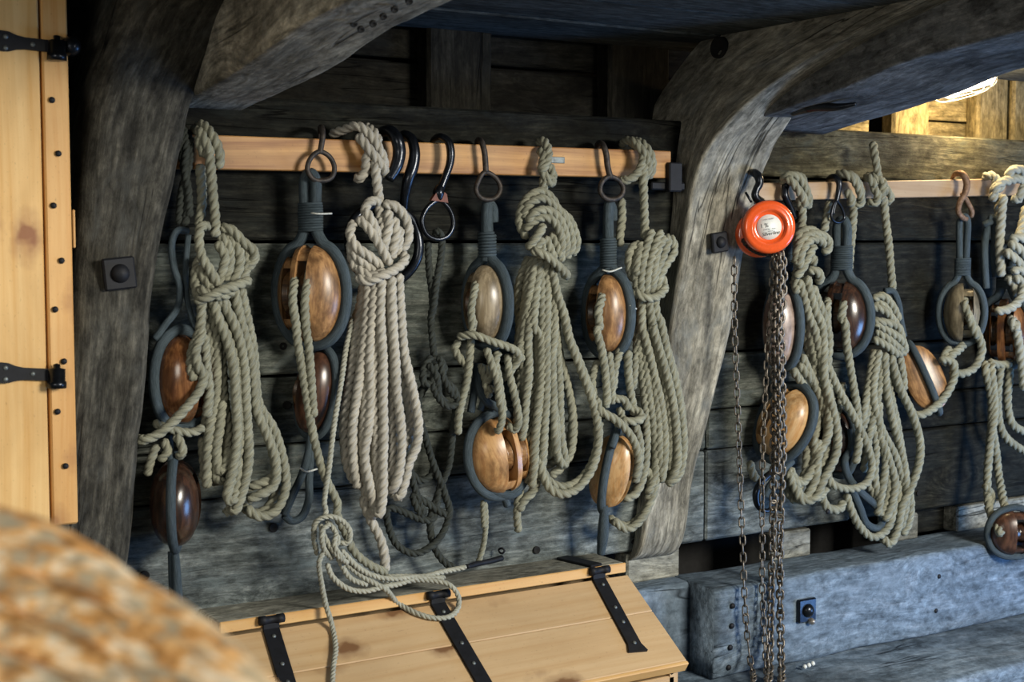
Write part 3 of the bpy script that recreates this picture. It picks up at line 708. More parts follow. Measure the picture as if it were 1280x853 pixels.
rp_('rope_hank', [
 'C3 240,60,2 290,42,5 350,25,8.5 400,60,10 440,120,11 460,170,11 455,205,10.5',
 'C3 385,25,6 420,55,9.5 440,100,10.5', 'C3 350,60,10 390,110,11.5 430,160,11.8 460,200,11.5 450,225,9',
 'C3 400,125,11 385,170,10.5 385,205,10 360,240,9.5 345,235,8',
 'C3 425,150,11 425,200,11.5 432,270,11.5 440,340,11.5 442,420,12',
 'C3 410,450,13 385,400,13.5 385,355,13.5 420,330,13 440,345,12.5',
 'C3 455,345,12.5 500,352,13 540,390,13 560,440,13 555,500,12.5 525,535,12',
 'C3 350,400,13.5 400,450,14.6 445,520,15 485,595,15', 'C3 345,420,13 330,430,13 320,470,13 345,520,14 400,560,14.4 455,605,14.2',
 'C3 318,500,12.5 330,540,13 380,590,13.6 425,620,13.6', 'C3 320,530,12 340,600,12.3 370,630,12.3', 'C3 375,360,13 400,400,14.3 425,450,14.4 430,490,14',
 'C3 475,370,13 480,430,14 465,500,14.3 455,540,14', 'C3 500,400,13 510,460,14 500,520,14.3 490,570,14.3', 'C3 445,400,12 450,450,13 440,500,13', 'C3 525,440,12.5 520,500,13 510,560,13',
 'C3 345,640,13 385,662,14.6 450,640,16 510,610,16 545,575,15 540,545,13.5', 'C3 345,600,12.4 400,640,14.6 470,620,15',
 'C3 395,660,12 C4 385,0,12 370,150 350,300 330,450 335,600 352,690,11',
 'C3 425,660,13 C4 410,0,13 400,150 405,300 395,450 380,560 400,680 420,780,12',
 'C3 450,650,14 C4 445,0,14 455,150 455,300 458,450 455,600 455,700 440,800 420,770,12.6',
 'C3 490,640,14.5 C4 495,0,14.5 505,150 512,300 525,400 532,500 525,600 505,680 485,695,13 480,670,12',
 'C3 520,630,13.5 C4 530,0,13.5 545,150 580,300 600,430 592,520 562,590 545,660 520,730 500,700,12',
 'C3 470,650,13 C4 475,60,12.5 485,200 490,380 495,520 495,640 510,720,11.5',
 'C3 435,660,12 C4 425,100,12.5 420,300 425,450 430,600 440,740',
 'C3 410,660,12 C4 395,200,12 378,400 375,560 395,720,11.4',
 'C7 268,0,10 285,60,10.5 310,120,11 350,200,11.5 370,290,12 370,350,12'], 5.5, 'rope_pale', 'thick pale rope hank hanging in front of a black ring', 'rope', fill=1)
rp_('tackle_fall', ['C3 92,640,7 90,680,12 85,740,13 100,853 C4 105,90,13.5 130,240,13 155,400 180,520 215,640 270,760 C7 150,80,13 195,180,13 225,250,13.5 290,310,13.5 380,355,12.5',
 'C3 155,620,7 150,650,12 135,740,13.2 140,853 C4 150,100,14 160,240,13.6 172,400,13.3'], 4.9, 'rope', 'grey rope falling from wide double block and crossing below the dark block', 'rope')
rp_('thin_line', [
 'C3 345,780,8 325,853 C4 330,0,9 305,110,10 285,250,12 255,430,13.5 235,600,14 215,760,14 C7 100,60,14 95,110,14.5',
 'C7 60,270,13 45,190,14 55,120,15 110,95,16 175,115,16 210,165,16 200,215,15.5 160,215,15', 'C7 75,130,15 100,200,16 150,270,16.5 200,310,15', 'C7 100,110,14 140,160,15 155,210,15.6 120,250,15 90,235,15',
 'C7 120,130,16 85,160,16.5 90,240,16.5 130,290,15', 'C7 150,170,16 140,230,17 180,290,16',
 'C7 95,250,16 70,300,16 80,400,15 100,500,14.4 116,550,15 132,610,L 145,700,L 135,780,L 130,870,L 132,960,L',
 'C7 120,240,14 190,310,14 260,365,14 330,405,14.4 375,430,14.6 430,492,L 520,540,L 600,560,L 665,554,L 704,515,L 704,455,15.4 660,405,15 600,390,14 520,385,13.4 440,395,13.4 350,382,13.6',
 'C7 105,310,14 130,370,14 200,425,14.5 280,437,14.5 350,420,14.5 430,405,14 520,378,13.6 600,378,13.4 645,374,13',
 'C7 150,275,14 210,375,14 290,410,14', 'C7 380,372,13.5 470,370,13.2 560,368,13 620,352,12.6 700,335,12 742,326,12', 'C7 170,250,15 250,330,14.6 330,370,14.4 420,380,14.2 500,372,13.5 620,378,12.6'],
 3.1, 'rope_thin', 'thin grey line with a knot draping over the chest lid', 'rope')
rp_('dark_rope', [
 'C5 140,470,9 155,455,10.5 170,480,10 168,560 152,650 138,760 C6 128,-20,9 132,80 140,150', 'C5 115,500,9 118,600 130,700 135,800',
 'C6 130,150,10 98,200,10.5 100,260,11 150,250,11 182,200,10.5 155,150,10', 'C6 150,180,11 135,260,11.4 165,330,11 200,355,11 235,340,11 220,285,11.4 175,245,11 130,200,11',
 'C6 165,170,11 180,240,12 225,320,11', 'C6 115,180,11 150,230,12 160,310,11 190,340,10',
 'C6 130,240,10 88,290,9 75,380,8 100,470,7.5 140,600,7.5 180,700,7.5 200,800,7.5 C7 500,0,7 520,60,7 545,100,6.5',
 'C6 230,345,10 215,470,8.5 200,600,8 160,700,7 130,820,6.6 C7 385,60,6.6 390,150,6.6 430,230,7 510,265,7.5 590,225,8 645,150,8 665,60,7.5 640,-10,7',
 'C7 620,-20,6.5 585,70,6.5 578,160,6.5 605,255,6.8 650,310,7.4 690,330,8', 'C6 110,260,8 50,380,6.5 32,480,6 38,610,6 80,660,6 125,640,6.4 140,590,6.8', 'C6 35,600,6.5 70,720,7 100,800,7'],
 4.1, 'rope_dark', 'tarred black rope looped below the teardrop eye of the black hook', 'rope')
rp_('tackle_fall', [
 'C5 315,660,7 308,690,11 292,780,12 300,853 C6 300,0,12 290,100,12 275,250,12 255,330,11.5 240,400,11 238,470,10',
 'C6 235,70,12 300,62,14.5 380,90,15.5 440,110,15.5 478,130,15 487,160,14 465,195,13 430,235,12 415,225,10.5', 'C6 245,85,11 225,115,10.5 250,165,11 275,190,11',
 'C6 352,115,14 372,170,14.5 398,250,14.8 408,330,14.6 420,390,14.4 408,445,14 392,460,13', 'C6 405,130,13.5 392,170,14 405,240,14 415,320,14 425,380,14',
 'C6 345,190,11 370,230,12 350,270,12 385,290,12', 'C6 330,180,11 352,250,11.6 365,320,11',
 'C6 440,140,13 448,220,13.4 472,320,13.6 487,420,13.6 468,452,12.6 440,430,12', 'C6 490,140,12 500,170,11.5'],
 4.5, 'rope', 'rope fall rove between spotted block and the orange-faced block below', 'rope')
rp_('rope_tail', ['C6 340,740,8 345,853 C7 825,30,8 832,110,8 822,220,7 795,315,6'], 3.3, 'rope', 'thin rope end hanging under orange-faced block towards the chest', 'rope')
rp_('rope_tail', ['C6 492,690,9 480,790,9 485,870,8'], 4.6, 'rope', 'short thick rope stub hanging under the right side of orange-faced block', 'rope')
rp_('rope_hank', [
 'C5 568,92,5 590,88,8 608,130,10 600,180,10.8 575,215,10.8', 'C5 572,120,8 590,150,10 580,200,10.4 600,235,11 625,250,10.8 615,268,9.6', 'C5 610,180,10 628,230,10.8 612,262,11 590,230,10.6',
 'C5 588,230,10 590,290,11 600,330,12',
 'E7 75,340,11.5 38,270,12 48,190,12.6 90,130,13 150,105,13 200,140,13.2 230,195,13.2 285,245,13 315,310,12.8 325,370,12.4 300,425,12',
 'E7 55,240,12.8 85,170,13.8 150,140,14.4 205,170,14.4 260,235,14.2 292,310,13.8 300,380,13.4 268,440,12.6',
 'E7 75,260,13.6 115,210,14.8 180,200,15.2 235,240,15.2 265,310,14.8 272,380,14 255,440,13', 'E7 60,300,12.8 100,260,14 150,235,14.8 205,250,15.2 240,310,15 250,380,14.4 235,440,13.6',
 'E7 75,395,13.6 110,350,14.8 140,310,15.2 160,270,15', 'E7 110,400,13.4 135,370,14 160,340,14.4', 'E7 95,400,14.6 145,415,16 205,455,16.2 270,520,14.6 265,530,13', 'E7 120,420,13.6 180,430,15 230,480,14.8',
 'E7 165,330,13.6 190,390,14 215,450,14.4', 'E7 195,310,13.6 225,370,14 240,440,14', 'E7 140,350,13.6 160,410,14', 'E7 225,330,13.2 235,400,13.6 250,460,13.6',
 'C5 545,560,11 520,700,11 C6 528,60,10.5 515,200,10.4 510,320,10 508,460,9.6', 'C5 560,560,12 535,700,12 520,800,11.4 C6 530,20,11.2 490,150,11 440,215,10.6 412,228,10.6',
 'C5 580,570,12.6 560,700,12.6 552,853 C6 575,60,12.6 580,200,12.4 572,350 555,500 550,600 540,690,11.6', 'C5 600,570,13 605,700 C6 600,60,13 602,200,13 598,350 590,480 578,600,12 560,660,11',
 'C5 625,590,13 632,700 C6 634,40,13 625,150 628,300 632,430 645,560,12.4', 'E7 130,480,12 110,600 95,720 E3 80,0,12 85,140 70,300 60,420 45,500,11',
 'E7 150,480,12.6 150,620 E3 155,0,12.6 158,140 135,300 120,450 110,600,12 150,690,11.4', 'E7 180,470,12.4 185,620 E3 195,0,12.4 190,150 205,300 222,430 225,560 255,620,11.6 275,605,11',
 'E7 205,480,12 215,640 E3 225,20,12 235,180 240,330 245,480 268,605,11.2', 'E7 190,480,11 200,640 E3 240,80,10.8 275,220 300,340 305,470 290,570 240,640,10.2 190,680,10',
 'E7 200,490,14 225,610,14 260,720,14 E3 290,0,14 320,80 370,210 412,340 432,450 425,560 385,670 320,745 250,768 190,740,13.4 155,670,12.8 135,590,12.2',
 'E7 165,480,11.6 170,640 E3 180,60,11.4 182,220 170,380 160,520 150,640', 'E3 40,60,10.6 60,180 50,320', 'E3 0,130,11 30,60,11 50,0,11 E7 70,700,11 95,560,11',
 'E3 130,700,11 100,760,10.6 60,800,10 35,853,9.6'],
 5.0, 'rope', 'rope hank with large figure-eight knot and one wide loop at lower right', 'rope', fill=1)
rp_('tackle_fall', [
 'D1 208,700,7 202,740,12 190,790,13 195,853 D2 155,30,13.4 172,110,13.4 185,200,13.4 188,285,13.4 180,300', 'D2 195,110,12 203,200,12.4 208,290,12.4', 'D2 240,90,11 218,160,11 210,240,11',
 'D2 262,105,11.6 262,180 272,260 285,330,12', 'D2 160,140,11.6 138,200,11.6 145,280,12 168,370,12.6',
 'D2 155,270,13 165,310,14.4 220,345,15.2 265,390,15 290,440,14.6 297,490,14.2 285,545,13', 'D2 212,270,12.6 250,278,13 262,310,13.2', 'D2 240,345,13.6 280,350,14.4 308,338,14.2 300,318,13 262,300,12', 'D2 230,300,12 240,340,12.6 220,370,12',
 'D2 285,360,12.6 303,430,12.2 298,510,11.6 285,560,11', 'D2 165,350,12 150,400,11.6', 'D2 295,60,10 285,150,10 278,240,10'],
 4.8, 'rope', 'rope fall knotted between shiny spotted-cheek block and tan block on the right', 'rope')
rp_('rope_hank', [
 'D1 288,100,3 310,85,7 345,95,10 372,135,11 368,185,11.2 340,230,11 300,248,10 285,235,9', 'D1 340,85,5 375,100,9 405,145,10.6 410,200,10.6 395,240,10', 'D1 320,90,6 355,110,10.6 388,150,11.6 395,205,11.4 375,245,10.6',
 'D1 385,170,11 375,230,11.6 377,330 380,420 382,490,12', 'D1 285,320,7 287,400 278,480 280,520,7',
 'D1 330,660,11 315,590,11.4 325,530,11.8 365,505,12', 'D1 350,700,12 340,620,12.4 350,560,12.8 370,500,12.8', 'D1 365,715,12.6 368,620,13.4 385,530,13.8 412,450,13.4',
 'D1 385,715,12.8 395,620,14 420,530,14.4 448,452,13.8', 'D1 405,710,12.8 425,630,14 455,560,14 475,490,13.4 460,475,12.6', 'D1 430,710,12.6 440,650,13.4 470,590,13.4 500,545,13 495,495,12.6 478,480,12', 'D1 425,720,12 460,700,12.6 455,660,12.6 445,630,12',
 'D1 410,690,13 420,600,14.4 440,520,14.6 465,480,14', 'D1 345,640,12.8 355,560,13.2 372,510,13', 'D1 335,700,12.6 375,728,14.4 425,728,14.6 458,700,14 460,675,13',
 'D1 370,730,12 370,853 D2 320,60,12 345,160 375,290 388,400 385,500 375,560,11.4', 'D1 395,730,13 415,853 D2 345,20,13.2 378,130 410,250 428,380 430,500 405,562,12',
 'D1 420,725,13 430,800 D2 370,0,13 395,110 425,220 446,340 452,450 435,535 395,568,12', 'D1 375,730,11.4 D2 315,60,11 330,230 350,370 358,480 350,590 310,680,10.6 260,720,10 210,690,9.6',
 'D1 360,730,10.6 D2 300,90,10.4 318,250 325,400 318,520 285,600,10 245,620,9.6', 'D2 345,180,11.6 365,320 370,450 378,550', 'D2 330,100,11 345,250 362,400 352,540 330,600', 'D2 305,500,10 340,540,10.4 330,620', 'D1 400,730,11.6 D2 350,60,12 390,230 408,380 405,520,11.4'],
 4.9, 'rope', 'rope hank at right end of the orange rail with bundled upright turns', 'rope', fill=1)
rp_('rope_hank', [
 'D3 320,120,8 335,85,10 380,80,11 415,110,11.4 440,160,11.6 450,210,11.4 440,245,10.6', 'D3 335,90,10.6 365,110,11.6 395,150,12 420,190,12 435,240,11.6', 'D3 365,85,9 400,80,10 425,110,10.6 420,150,11', 'D3 400,190,11 418,260,11 415,340,11 410,380,12',
 'D3 390,440,12.4 400,380,13.2 445,355,13.4 490,370,13.2 500,390,12.6', 'D3 385,530,12.8 395,450,13.8 440,385,14.2 500,378,14.2 548,405,13.8 550,450,13.2 520,475,12.4', 'D3 400,550,13 415,470,14.4 455,410,14.8 505,405,14.4 530,435,13.6',
 'D3 380,600,12.4 420,550,13.6 450,490,13.8 480,430,13.6', 'D3 445,560,13 490,565,14 510,600,13.6 490,625,12.4', 'D3 470,480,12 478,540,12.4', 'D3 385,560,12 385,620,12 390,680',
 'D3 400,610,12.6 430,700 455,800 D4 350,40,12.6 365,110 382,220 400,320 395,430 362,500 350,590 310,655,12 280,620,11.4 262,570,10.8',
 'D3 440,590,13.4 460,680 490,780 D4 375,20,13.4 382,120 385,220 415,330 432,420 425,500 380,590 350,655 305,665,12.4 270,610,11.6 250,560',
 'D4 300,130,11.4 340,220 372,290 400,360 415,440', 'D4 265,180,10.4 320,260 340,290', 'D4 290,160,11 320,200,11.4 355,240', 'D4 345,430,11.6 350,520,11.6 325,580,11.4 280,590,10.8 255,545,10.4', 'D4 365,440,12 345,540,12 300,600,11.6 265,590',
 'D4 110,520,9 118,560,9 135,590,9', 'D4 370,640,11 395,690,11 440,695,11 455,665,11', 'D4 330,0,11.4 340,90 355,170', 'D3 470,640,12.6 D4 400,60,12.4 395,160 400,270 400,330,12.6'],
 5.0, 'rope', 'rope hank knotted close beside the orange chain hoist', 'rope', fill=1)
rp_('rope_hank', [
 'D5 95,290,8 85,350,8 70,430,8.4', 'D5 125,172,7 165,168,10 205,200,11.4 230,250,11.6 235,300,11 205,312,10', 'D5 150,170,8 195,175,10.8 225,215,11 240,270,10.8', 'D5 170,240,10.4 195,290,11 180,310,10', 'D5 205,290,10 198,400,9.6 190,500,9 180,600,8.6',
 'D5 40,720,12 62,853 D6 45,0,12 50,80 65,150,13 115,260,13.4 170,360,13.6 215,455,13.6 235,540,13.6 215,600,13.6 150,622,13.4 85,600,13 70,560,12.4',
 'D5 168,725,7 158,755,12.4 150,820,12.6 D6 132,0,13 145,110,13 165,230 182,340 188,440 175,530,12.4', 'D5 88,725,6 85,760,11.6 85,853,11', 'D6 25,0,12 45,110 65,230 95,340 108,440 95,510 70,560,12 75,600,11.6 45,650 10,655', 'D6 55,60,11.4 60,180 88,300', 'D6 130,230,10 110,330 95,400,10',
 'D6 140,640,11 160,700,11.4 190,760,11.4 240,800,11.6 290,770,11.6 315,690,11.4 305,600,11'],
 4.6, 'rope', 'rope rove through glossy dark brown block with a loop swinging right', 'rope')
rp_('rope_hank', [
 'D5 288,28,9 293,60,10 303,120,11 315,190,11 328,230,11', 'D5 255,190,6 280,175,9.4 320,200,11.6 350,240,12 368,280,11.6 345,300,10.6', 'D5 300,230,12 275,190,11.4 262,185,9', 'D5 285,220,11.4 310,265,12.2 300,300,11.6 262,290,10', 'D5 330,190,11 335,230,12.4 320,290,12',
 'D5 335,270,11.6 345,370,11.2 358,480 368,590 376,690,11', 
 'D5 285,725,12 330,712,13 375,755,13 405,820,12.6', 'D5 285,755,12.6 345,780,13.8 395,840,13.4', 'D5 290,820,12.6 345,830,13.8 400,850 D6 355,110,12.6', 'D5 300,850,13 D6 250,20,13 310,50,13.8 350,85,13.2 358,120,12', 'D6 240,70,12.6 290,95,13.4 330,125,13 360,115,12', 'D5 295,735,11.6 330,750,12.6 370,800,13', 'D6 245,35,12.2 300,75,13.4 345,115,13',
 'D6 245,110,11 222,240 205,340 190,450,10', 'D6 262,110,12 240,260 262,380 320,500 345,580,11.8 365,640,11.4', 'D6 282,120,12.4 290,260 315,380 345,490 360,590 360,680,11.6 340,770,11',
 'D6 305,130,13 335,240,13.2 385,350 412,450,13.4 408,530 378,620,13 345,690,12.4 330,770,12 300,825,11.6 275,800,11', 'D6 270,130,11.4 262,250 235,380 215,480 205,560,10.6', 'D6 255,130,10.8 240,250 215,350 200,400', 'D6 290,140,11 305,280 330,400 350,520,11', 'D6 260,300,11.8 265,420 285,520 270,640 255,720,11.4',
 'D6 270,440,12 300,520,12.4 320,600 305,690 280,740,11.6', 'D6 335,130,11 350,210,11 352,260,11', 'D6 235,370,11 250,470 245,580 265,680', 'D6 320,460,11 330,600 330,700 315,790,10.8', 'D6 355,580,11 378,680,11.2 365,760,10.8 345,790,10.4', 'D6 295,560,11 290,660,11 262,720', 'D6 220,600,10 250,660,10 262,700'],
 4.6, 'rope', 'rope hank with one end sticking up above the pale rail', 'rope', fill=1)
rp_('tackle_fall', ['D7 262,690,7 258,720,12.4 275,765,13.4 300,830,14 315,860,14', 'D8 225,-20,13.6 262,50,13.6 276,110,13.4 250,170,13 205,192,12.6 180,188,12.4',
 'D8 212,88,11 190,110,12 160,135,12.4 140,160,12', 'D8 165,100,11 145,125,11.4 150,150', 'D8 128,140,13 168,148,13.6 180,190,13.6 160,250,13.6 110,310,13.4 60,338,13 30,335,12', 'D8 150,135,12.8 178,160,13 172,200,12.8'],
 4.7, 'rope', 'yellowish rope looping from the olive block under the tilted round block', 'rope')
rp_('tackle_fall', [
 'D8 300,150,8.6 340,160,8.8 385,155,8.4 400,150,8.4', 'D8 290,150,8.6 290,180,10 312,300,10 305,430 298,540,10.4', 'D8 312,150,8.8 312,190,10.6 322,320 305,450 296,570 305,680,13 345,765,20', 'D8 285,585,11 312,630,11.6 295,680,11', 'D8 312,380,10 320,420,9.4 335,540 360,680,17', 'D8 345,150,8.6 332,300 350,400 400,450 440,470', 'D8 378,150,8.6 368,300 385,370 430,400'],
 4.6, 'rope', 'rope falls hanging from the red-brown block down to the lowest block at right', 'rope')
rp_('rope_hank', [
 'D7 340,178,7 370,168,9.6 395,185,11 385,230,11 380,280,10.6', 'D7 385,250,11 400,210,12 450,190,12.4 510,182,12', 'D7 400,240,11 420,200,12 470,180,12 520,200,12', 'D7 395,240,8 405,330,8 408,420,8',
 'D7 440,190,11 455,150,12.4 500,145,12.8 530,170,12.6', 'D7 530,190,12 500,240,12.6 490,270,12 460,265,11', 'D7 425,250,10.6 415,360,10.6 408,460,10.4 415,600,10', 'D7 455,440,12 500,435,13 530,450', 'D7 430,490,12.6 470,520,13.6 510,560,13.6', 'D7 450,455,13.4 490,480,14.2 530,520', 'D7 460,580,13 500,570,13.8 530,600',
 'D7 392,748,13 440,742,13.8 490,705,13.8 510,650,13.4 515,590,13', 'D7 462,760,6 465,800,12.4 480,830,13 D8 395,10,13 412,110 428,250', 'D7 520,300,10 500,400,10 490,430,11', 'D7 470,600,12.6 520,640,13 520,700', 'D7 440,600,11 470,640,11 485,680,10.6'],
 5.0, 'rope_thin', 'pale knotted rope bundle at the far right end of the pale rail', 'rope')
# ================================================================== PULLEY BLOCKS
def ring_tubes(mb, loops, r, n=10, step=.004):
    for q in loops: tube(mb, q, r, n, step)
def trace(parent, name, specs, mat):
    """specs = [(path, radius px or list, closed)] -> one mesh"""
    for s, r, cl in specs:
        mb = MB(); q = path(s); k = mpp(q.mean(0)); tube(mb, q, [x*k for x in r] if isinstance(r, (list, tuple)) else r*k, 12, .004, cl)
        o = mb.build(name, mat, parent)
    return o
def block(cx, cy, off, H, W, yaw, roll, slots, mat, label, strop=True, neck=0, rs=4.2, depth=.29, single=False, syaw=0, group=None, seize=2, sheave='sheave', gap=0.0):
    c0 = P(cx, cy, off/100); s = mpp(c0); c = H/2*s; b = H*depth*s; yr = math.radians(abs(yaw))
    a = max(.42*W/2*s, math.sqrt(max(0, (W/2*s)**2-(b*math.sin(yr))**2))/max(.35, math.cos(yr)))
    e = empty('pulley_block', c0, label, 'pulley block', group)
    d = CAM-c0; cam_yaw = math.atan2(d[0], -d[1])                       # turns local -y towards the camera
    Mx = (Matrix.Rotation(cam_yaw, 3, 'Z') @ Matrix.Rotation(math.radians(roll), 3, 'Y') @ Matrix.Rotation(math.radians(yaw), 3, 'Z'))
    R3 = np.array(Mx).T
    W2 = lambda v: c0+np.asarray(v, float)@R3
    pe = 2.3; sc = lambda x: max(1e-4, 1-abs(x)**pe)**(1/1.8)
    na = 32; ang = np.arange(na)*2*PI/na
    ce, se = np.cos(ang), np.sin(ang); ey = np.sign(ce)*abs(ce)**.86; ez = np.sign(se)*abs(se)**.94
    mb = MB()
    edges = [-1.0]+[v for q in slots for v in q]+[1.0]
    for i in range(0, len(edges), 2):
        x0, x1 = edges[i], edges[i+1]; n = max(3, int(abs(x1-x0)*9)+2)
        t = np.linspace(0, 1, n)
        if x0 <= -.99: t = 1-np.cos(t*PI/2)
        if x1 >= .99 and x0 > -.99: t = np.sin(t*PI/2)
        xs = x0+(x1-x0)*t; V = []
        be = .985
        for k, x in enumerate(xs):
            f = sc(min(abs(x), .9995)); 
            V.append(np.stack([np.full(na, x*a), b*f*ey, c*f*ez], 1))
        # small chamfer on the inner arrises
        Fs = [(k*na+j, k*na+(j+1) % na, (k+1)*na+(j+1) % na, (k+1)*na+j) for k in range(n-1) for j in range(na)]
        Fs += [tuple(range(na))[::-1], tuple((n-1)*na+j for j in range(na))]
        V = np.vstack(V); mb.add(W2(V), Fs, V[:, [2, 0, 1]]+A(cx*.01, cy*.01, 0))
    for x0, x1 in slots:
        f = sc(max(abs(x0), abs(x1)))*.95
        for sg in (1, -1):
            th0 = math.asin(.70); th = np.linspace(th0, PI-th0, 10)
            pts = [(x0*a, b*f*math.copysign(abs(math.cos(t))**.86, math.cos(t)), sg*c*f*math.sin(t)**.94) for t in th]
            q = MB(); prism(q, pts, ((x1-x0)*a, 0, 0)); V = q.v[0]; mb.add(W2(V), q.f, V[:, [2, 0, 1]]+A(cx*.01, cy*.01, 0))
    sh = recalc(mb.build('shell', mat, e, True)); 
    ed = sh.modifiers.new('edge', 'EDGE_SPLIT'); ed.split_angle = math.radians(50)
    for x0, x1 in slots:
        mb = MB(); h = (x1-x0)*a*.42; r = min(b*.80, c*.60); xm = (x0+x1)/2*a
        lathe(mb, W2((xm-h, 0, 0)), R3[0], [(.0001, 0), (r, 0), (r, h*.25), (r*.86, h*.8), (r*.86, h*1.2), (r, h*1.75), (r, h*2), (.0001, h*2)], 24); mb.build('sheave', sheave, e)
    mb = MB(); pr_ = c*.10; lathe(mb, W2((-a*.995, 0, 0)), R3[0], [(.0001, -a*.02), (pr_*.8, -a*.02), (pr_, 0), (pr_, 2*a*.995), (pr_*.8, a*2.01), (.0001, a*2.01)], 16); mb.build('pin', 'iron_grey', e)
    if strop:
        r = rs*s; ys = math.radians(syaw); rho = 1/math.sqrt((math.cos(ys)/a)**2+(math.sin(ys)/b)**2)
        aa, cc = rho+r*.6+gap*s, c+r*.6; nk = neck*s; W0 = W2; cy_, sy_ = math.cos(ys), math.sin(ys)
        W2 = lambda v: W0(np.asarray(v, float)@A([cy_, sy_, 0], [-sy_, cy_, 0], [0, 0, 1]))
        t = np.radians(np.linspace(72, -252, 26)); ex = np.cos(t); ezz = np.sin(t)
        loop = [(math.copysign(abs(x)**.85, x)*aa, 0, z*cc) for x, z in zip(ex, ezz)]
        top = c+1.8*r
        if nk > 0 and single:
            loop = [(0, 0, c+r*1.6)]+loop; zt = c+nk
            mb = MB(); tube(mb, W2([(0, 0, c+r*.6), (0, 0, c+nk*.5), (0, 0, zt-r), (0, r*.3, zt+r*.2), (0, r*1.6, zt-r*.6), (0, r*2, zt-r*3)]), [r*1.25, r*1.2, r*1.1, r*1.05, r, r*.9], 12); nc = mb.build('strop_neck', 'strop', e)
            n = max(6, int(nk*.42/(r*.5))); tt = np.linspace(0, 1, n*14); hx = np.stack([1.45*r*np.cos(tt*n*2*PI), 1.45*r*np.sin(tt*n*2*PI), c+r*1.2+nk*.42*tt], 1)
            mb = MB(); tube(mb, W2(hx), r*.28, 6, raw=True); mb.build('seizing', 'strop', nc)
        elif nk > 0:
            zt = c+nk; mid = [(r*1.0, 0, top+r), (r*1.0, 0, (top+zt)/2), (r*.9, 0, zt-r*.6)]
            loop = [(0, 0, zt+r*.4)]+mid[::-1]+loop+[(-x, y, z) for x, y, z in mid]
            loop = loop
        else: loop = [(0, 0, c+r*.9)]+loop
        mb = MB(); tube(mb, W2(loop), r, 10, .004, True); so = mb.build('rope_strop', 'strop', e)
        if nk > 0 and seize and not single:
            mb = MB(); L_ = min(nk*.42, r*5); n = max(3, int(L_/(r*.42)))
            tt = np.linspace(0, 1, n*14); hx = np.stack([2.12*r*np.cos(tt*n*2*PI), 1.16*r*np.sin(tt*n*2*PI), top+r*.3+L_*tt], 1)
            tube(mb, W2(hx), r*.26, 6, raw=True); mb.build('seizing', 'strop', so)
    return e
BL = {}
BL[1] = block(227, 474, 8, 112, 74, 36, 0, [(.02, .46)], 'oak_red', 'glossy red-brown block at far left with rope crossing its face', rs=7, depth=0.33)
trace(BL[1], 'strop_legs', [('C1 215,455,9 170,455,9 148,500,9 155,600,9 180,690,9 170,770,9 C2 120,20,9 75,80,9', 4.6, False), ('C1 215,470,8 205,580,8 205,700,8.4 225,800,8 245,853,8', 3.8, False)], 'strop')
BL[2] = block(219.5, 629, 8, 108, 72, 84, 0, [(-.3, .3)], 'brown', 'dark brown glossy block under the far-left red-brown block', rs=6)
trace(BL[2], 'strop_tail', [('Z 218,682,9 220,705,8.5 222,740,8 225,778,7', [4.6, 5.6, 6.2, 5.4], False), ('Z 213,690,7 214,730,7 216,772,6', 3.4, False), ('Z 211,545,9 214,580,11', 4.6, False)], 'strop')
BL[3] = block(389, 367, 8, 122, 84, -24, 0, [(-.66, -.32), (-.16, .18)], 'ash', 'wide double block with tan cheek hanging from grey iron ring', neck=86, rs=7.2, depth=0.3)
trace(BL[3], 'hook', [('C3 195,130,9.6 160,155 145,200 165,240 205,250 245,235 256,195 235,150', 3.2, True), ('C3 196,138,9.6 203,100,9.6 208,65,9.6 206,38,8.4 200,30,5 198,50,2.2 198,90,2', 3.6, False)], 'iron_grey')
trace(BL[3], 'twine', [('C3 160,382,13 190,385,14 245,384,13', 1.2, False)], 'twine')
BL[4] = block(396, 491, 6, 104, 56, -40, 9, [(-.75, -.35)], 'brown_red', 'dark brown shadowed block under the wide double block', rs=5.6)
trace(BL[4], 'strop_tail', [('C4 160,465,6 150,540,6 125,630,6 80,730,5.5 50,800,5', 5, False), ('C4 165,470,6 158,560,6 152,660,6 150,740,5.5 120,810,5 80,825,4.6 50,800,4.6', 5, False), ('C4 200,440,6 270,330,6 320,200,6 330,100,6', 4.2, False)], 'strop')
trace(BL[4], 'twine', [('C4 110,605,8 140,622,8.6 185,612,8', 1.2, False)], 'twine')
BL[5] = block(609, 380, 8, 98, 60, -36, 0, [(-.60, -.14)], 'ash_pale', 'worn pale block with orange spot right of the teardrop hook', neck=74, single=True, rs=7, depth=0.33)
trace(BL[5], 'hook', [('C5 345,215,9.6 322,250 312,288 330,318 365,327 397,315 412,280 398,245 370,220', 3.0, True), ('C5 352,215,9.6 350,170 345,125 335,92,9 322,82,6 316,100,2.4 314,135,2', 3.7, False)], 'iron_grey')
BL[6] = block(624, 569, 9, 96, 78, 34, -8, [(-.16, .18), (.36, .66)], 'ash_orange', 'light orange-faced double block above the chest lid', sheave='ash', rs=6, depth=0.3)
trace(BL[6], 'strop_tail', [('C6 340,690,9 400,710,10 450,720,10 490,700,9.6', 5.5, False), ('C6 425,715,10 440,760,9', 5, False), ('C6 315,180,8 320,260,9 350,330,10 400,360,10', 5.4, False), ('C6 310,240,8 300,320,8 290,380,8', 5, False), ('C6 335,200,9 350,290,10 330,370,9', 4, False)], 'strop')
BL[7] = block(760, 392, 8, 98, 56, -26, 0, [(-.68, -.10)], 'ash', 'tan block with bright highlight left of the last left-bay hank', neck=86, single=True, rs=6.4, depth=0.3)
trace(BL[7], 'hook', [('D1 235,232,9.6 205,255 197,290 215,318 248,327 280,315 293,285 278,252', 3.1, True), ('D1 240,240,9.6 228,190 222,140 212,108,9 196,95,6 186,108,2.4 183,145,2', 3.8, False)], 'iron_grey')
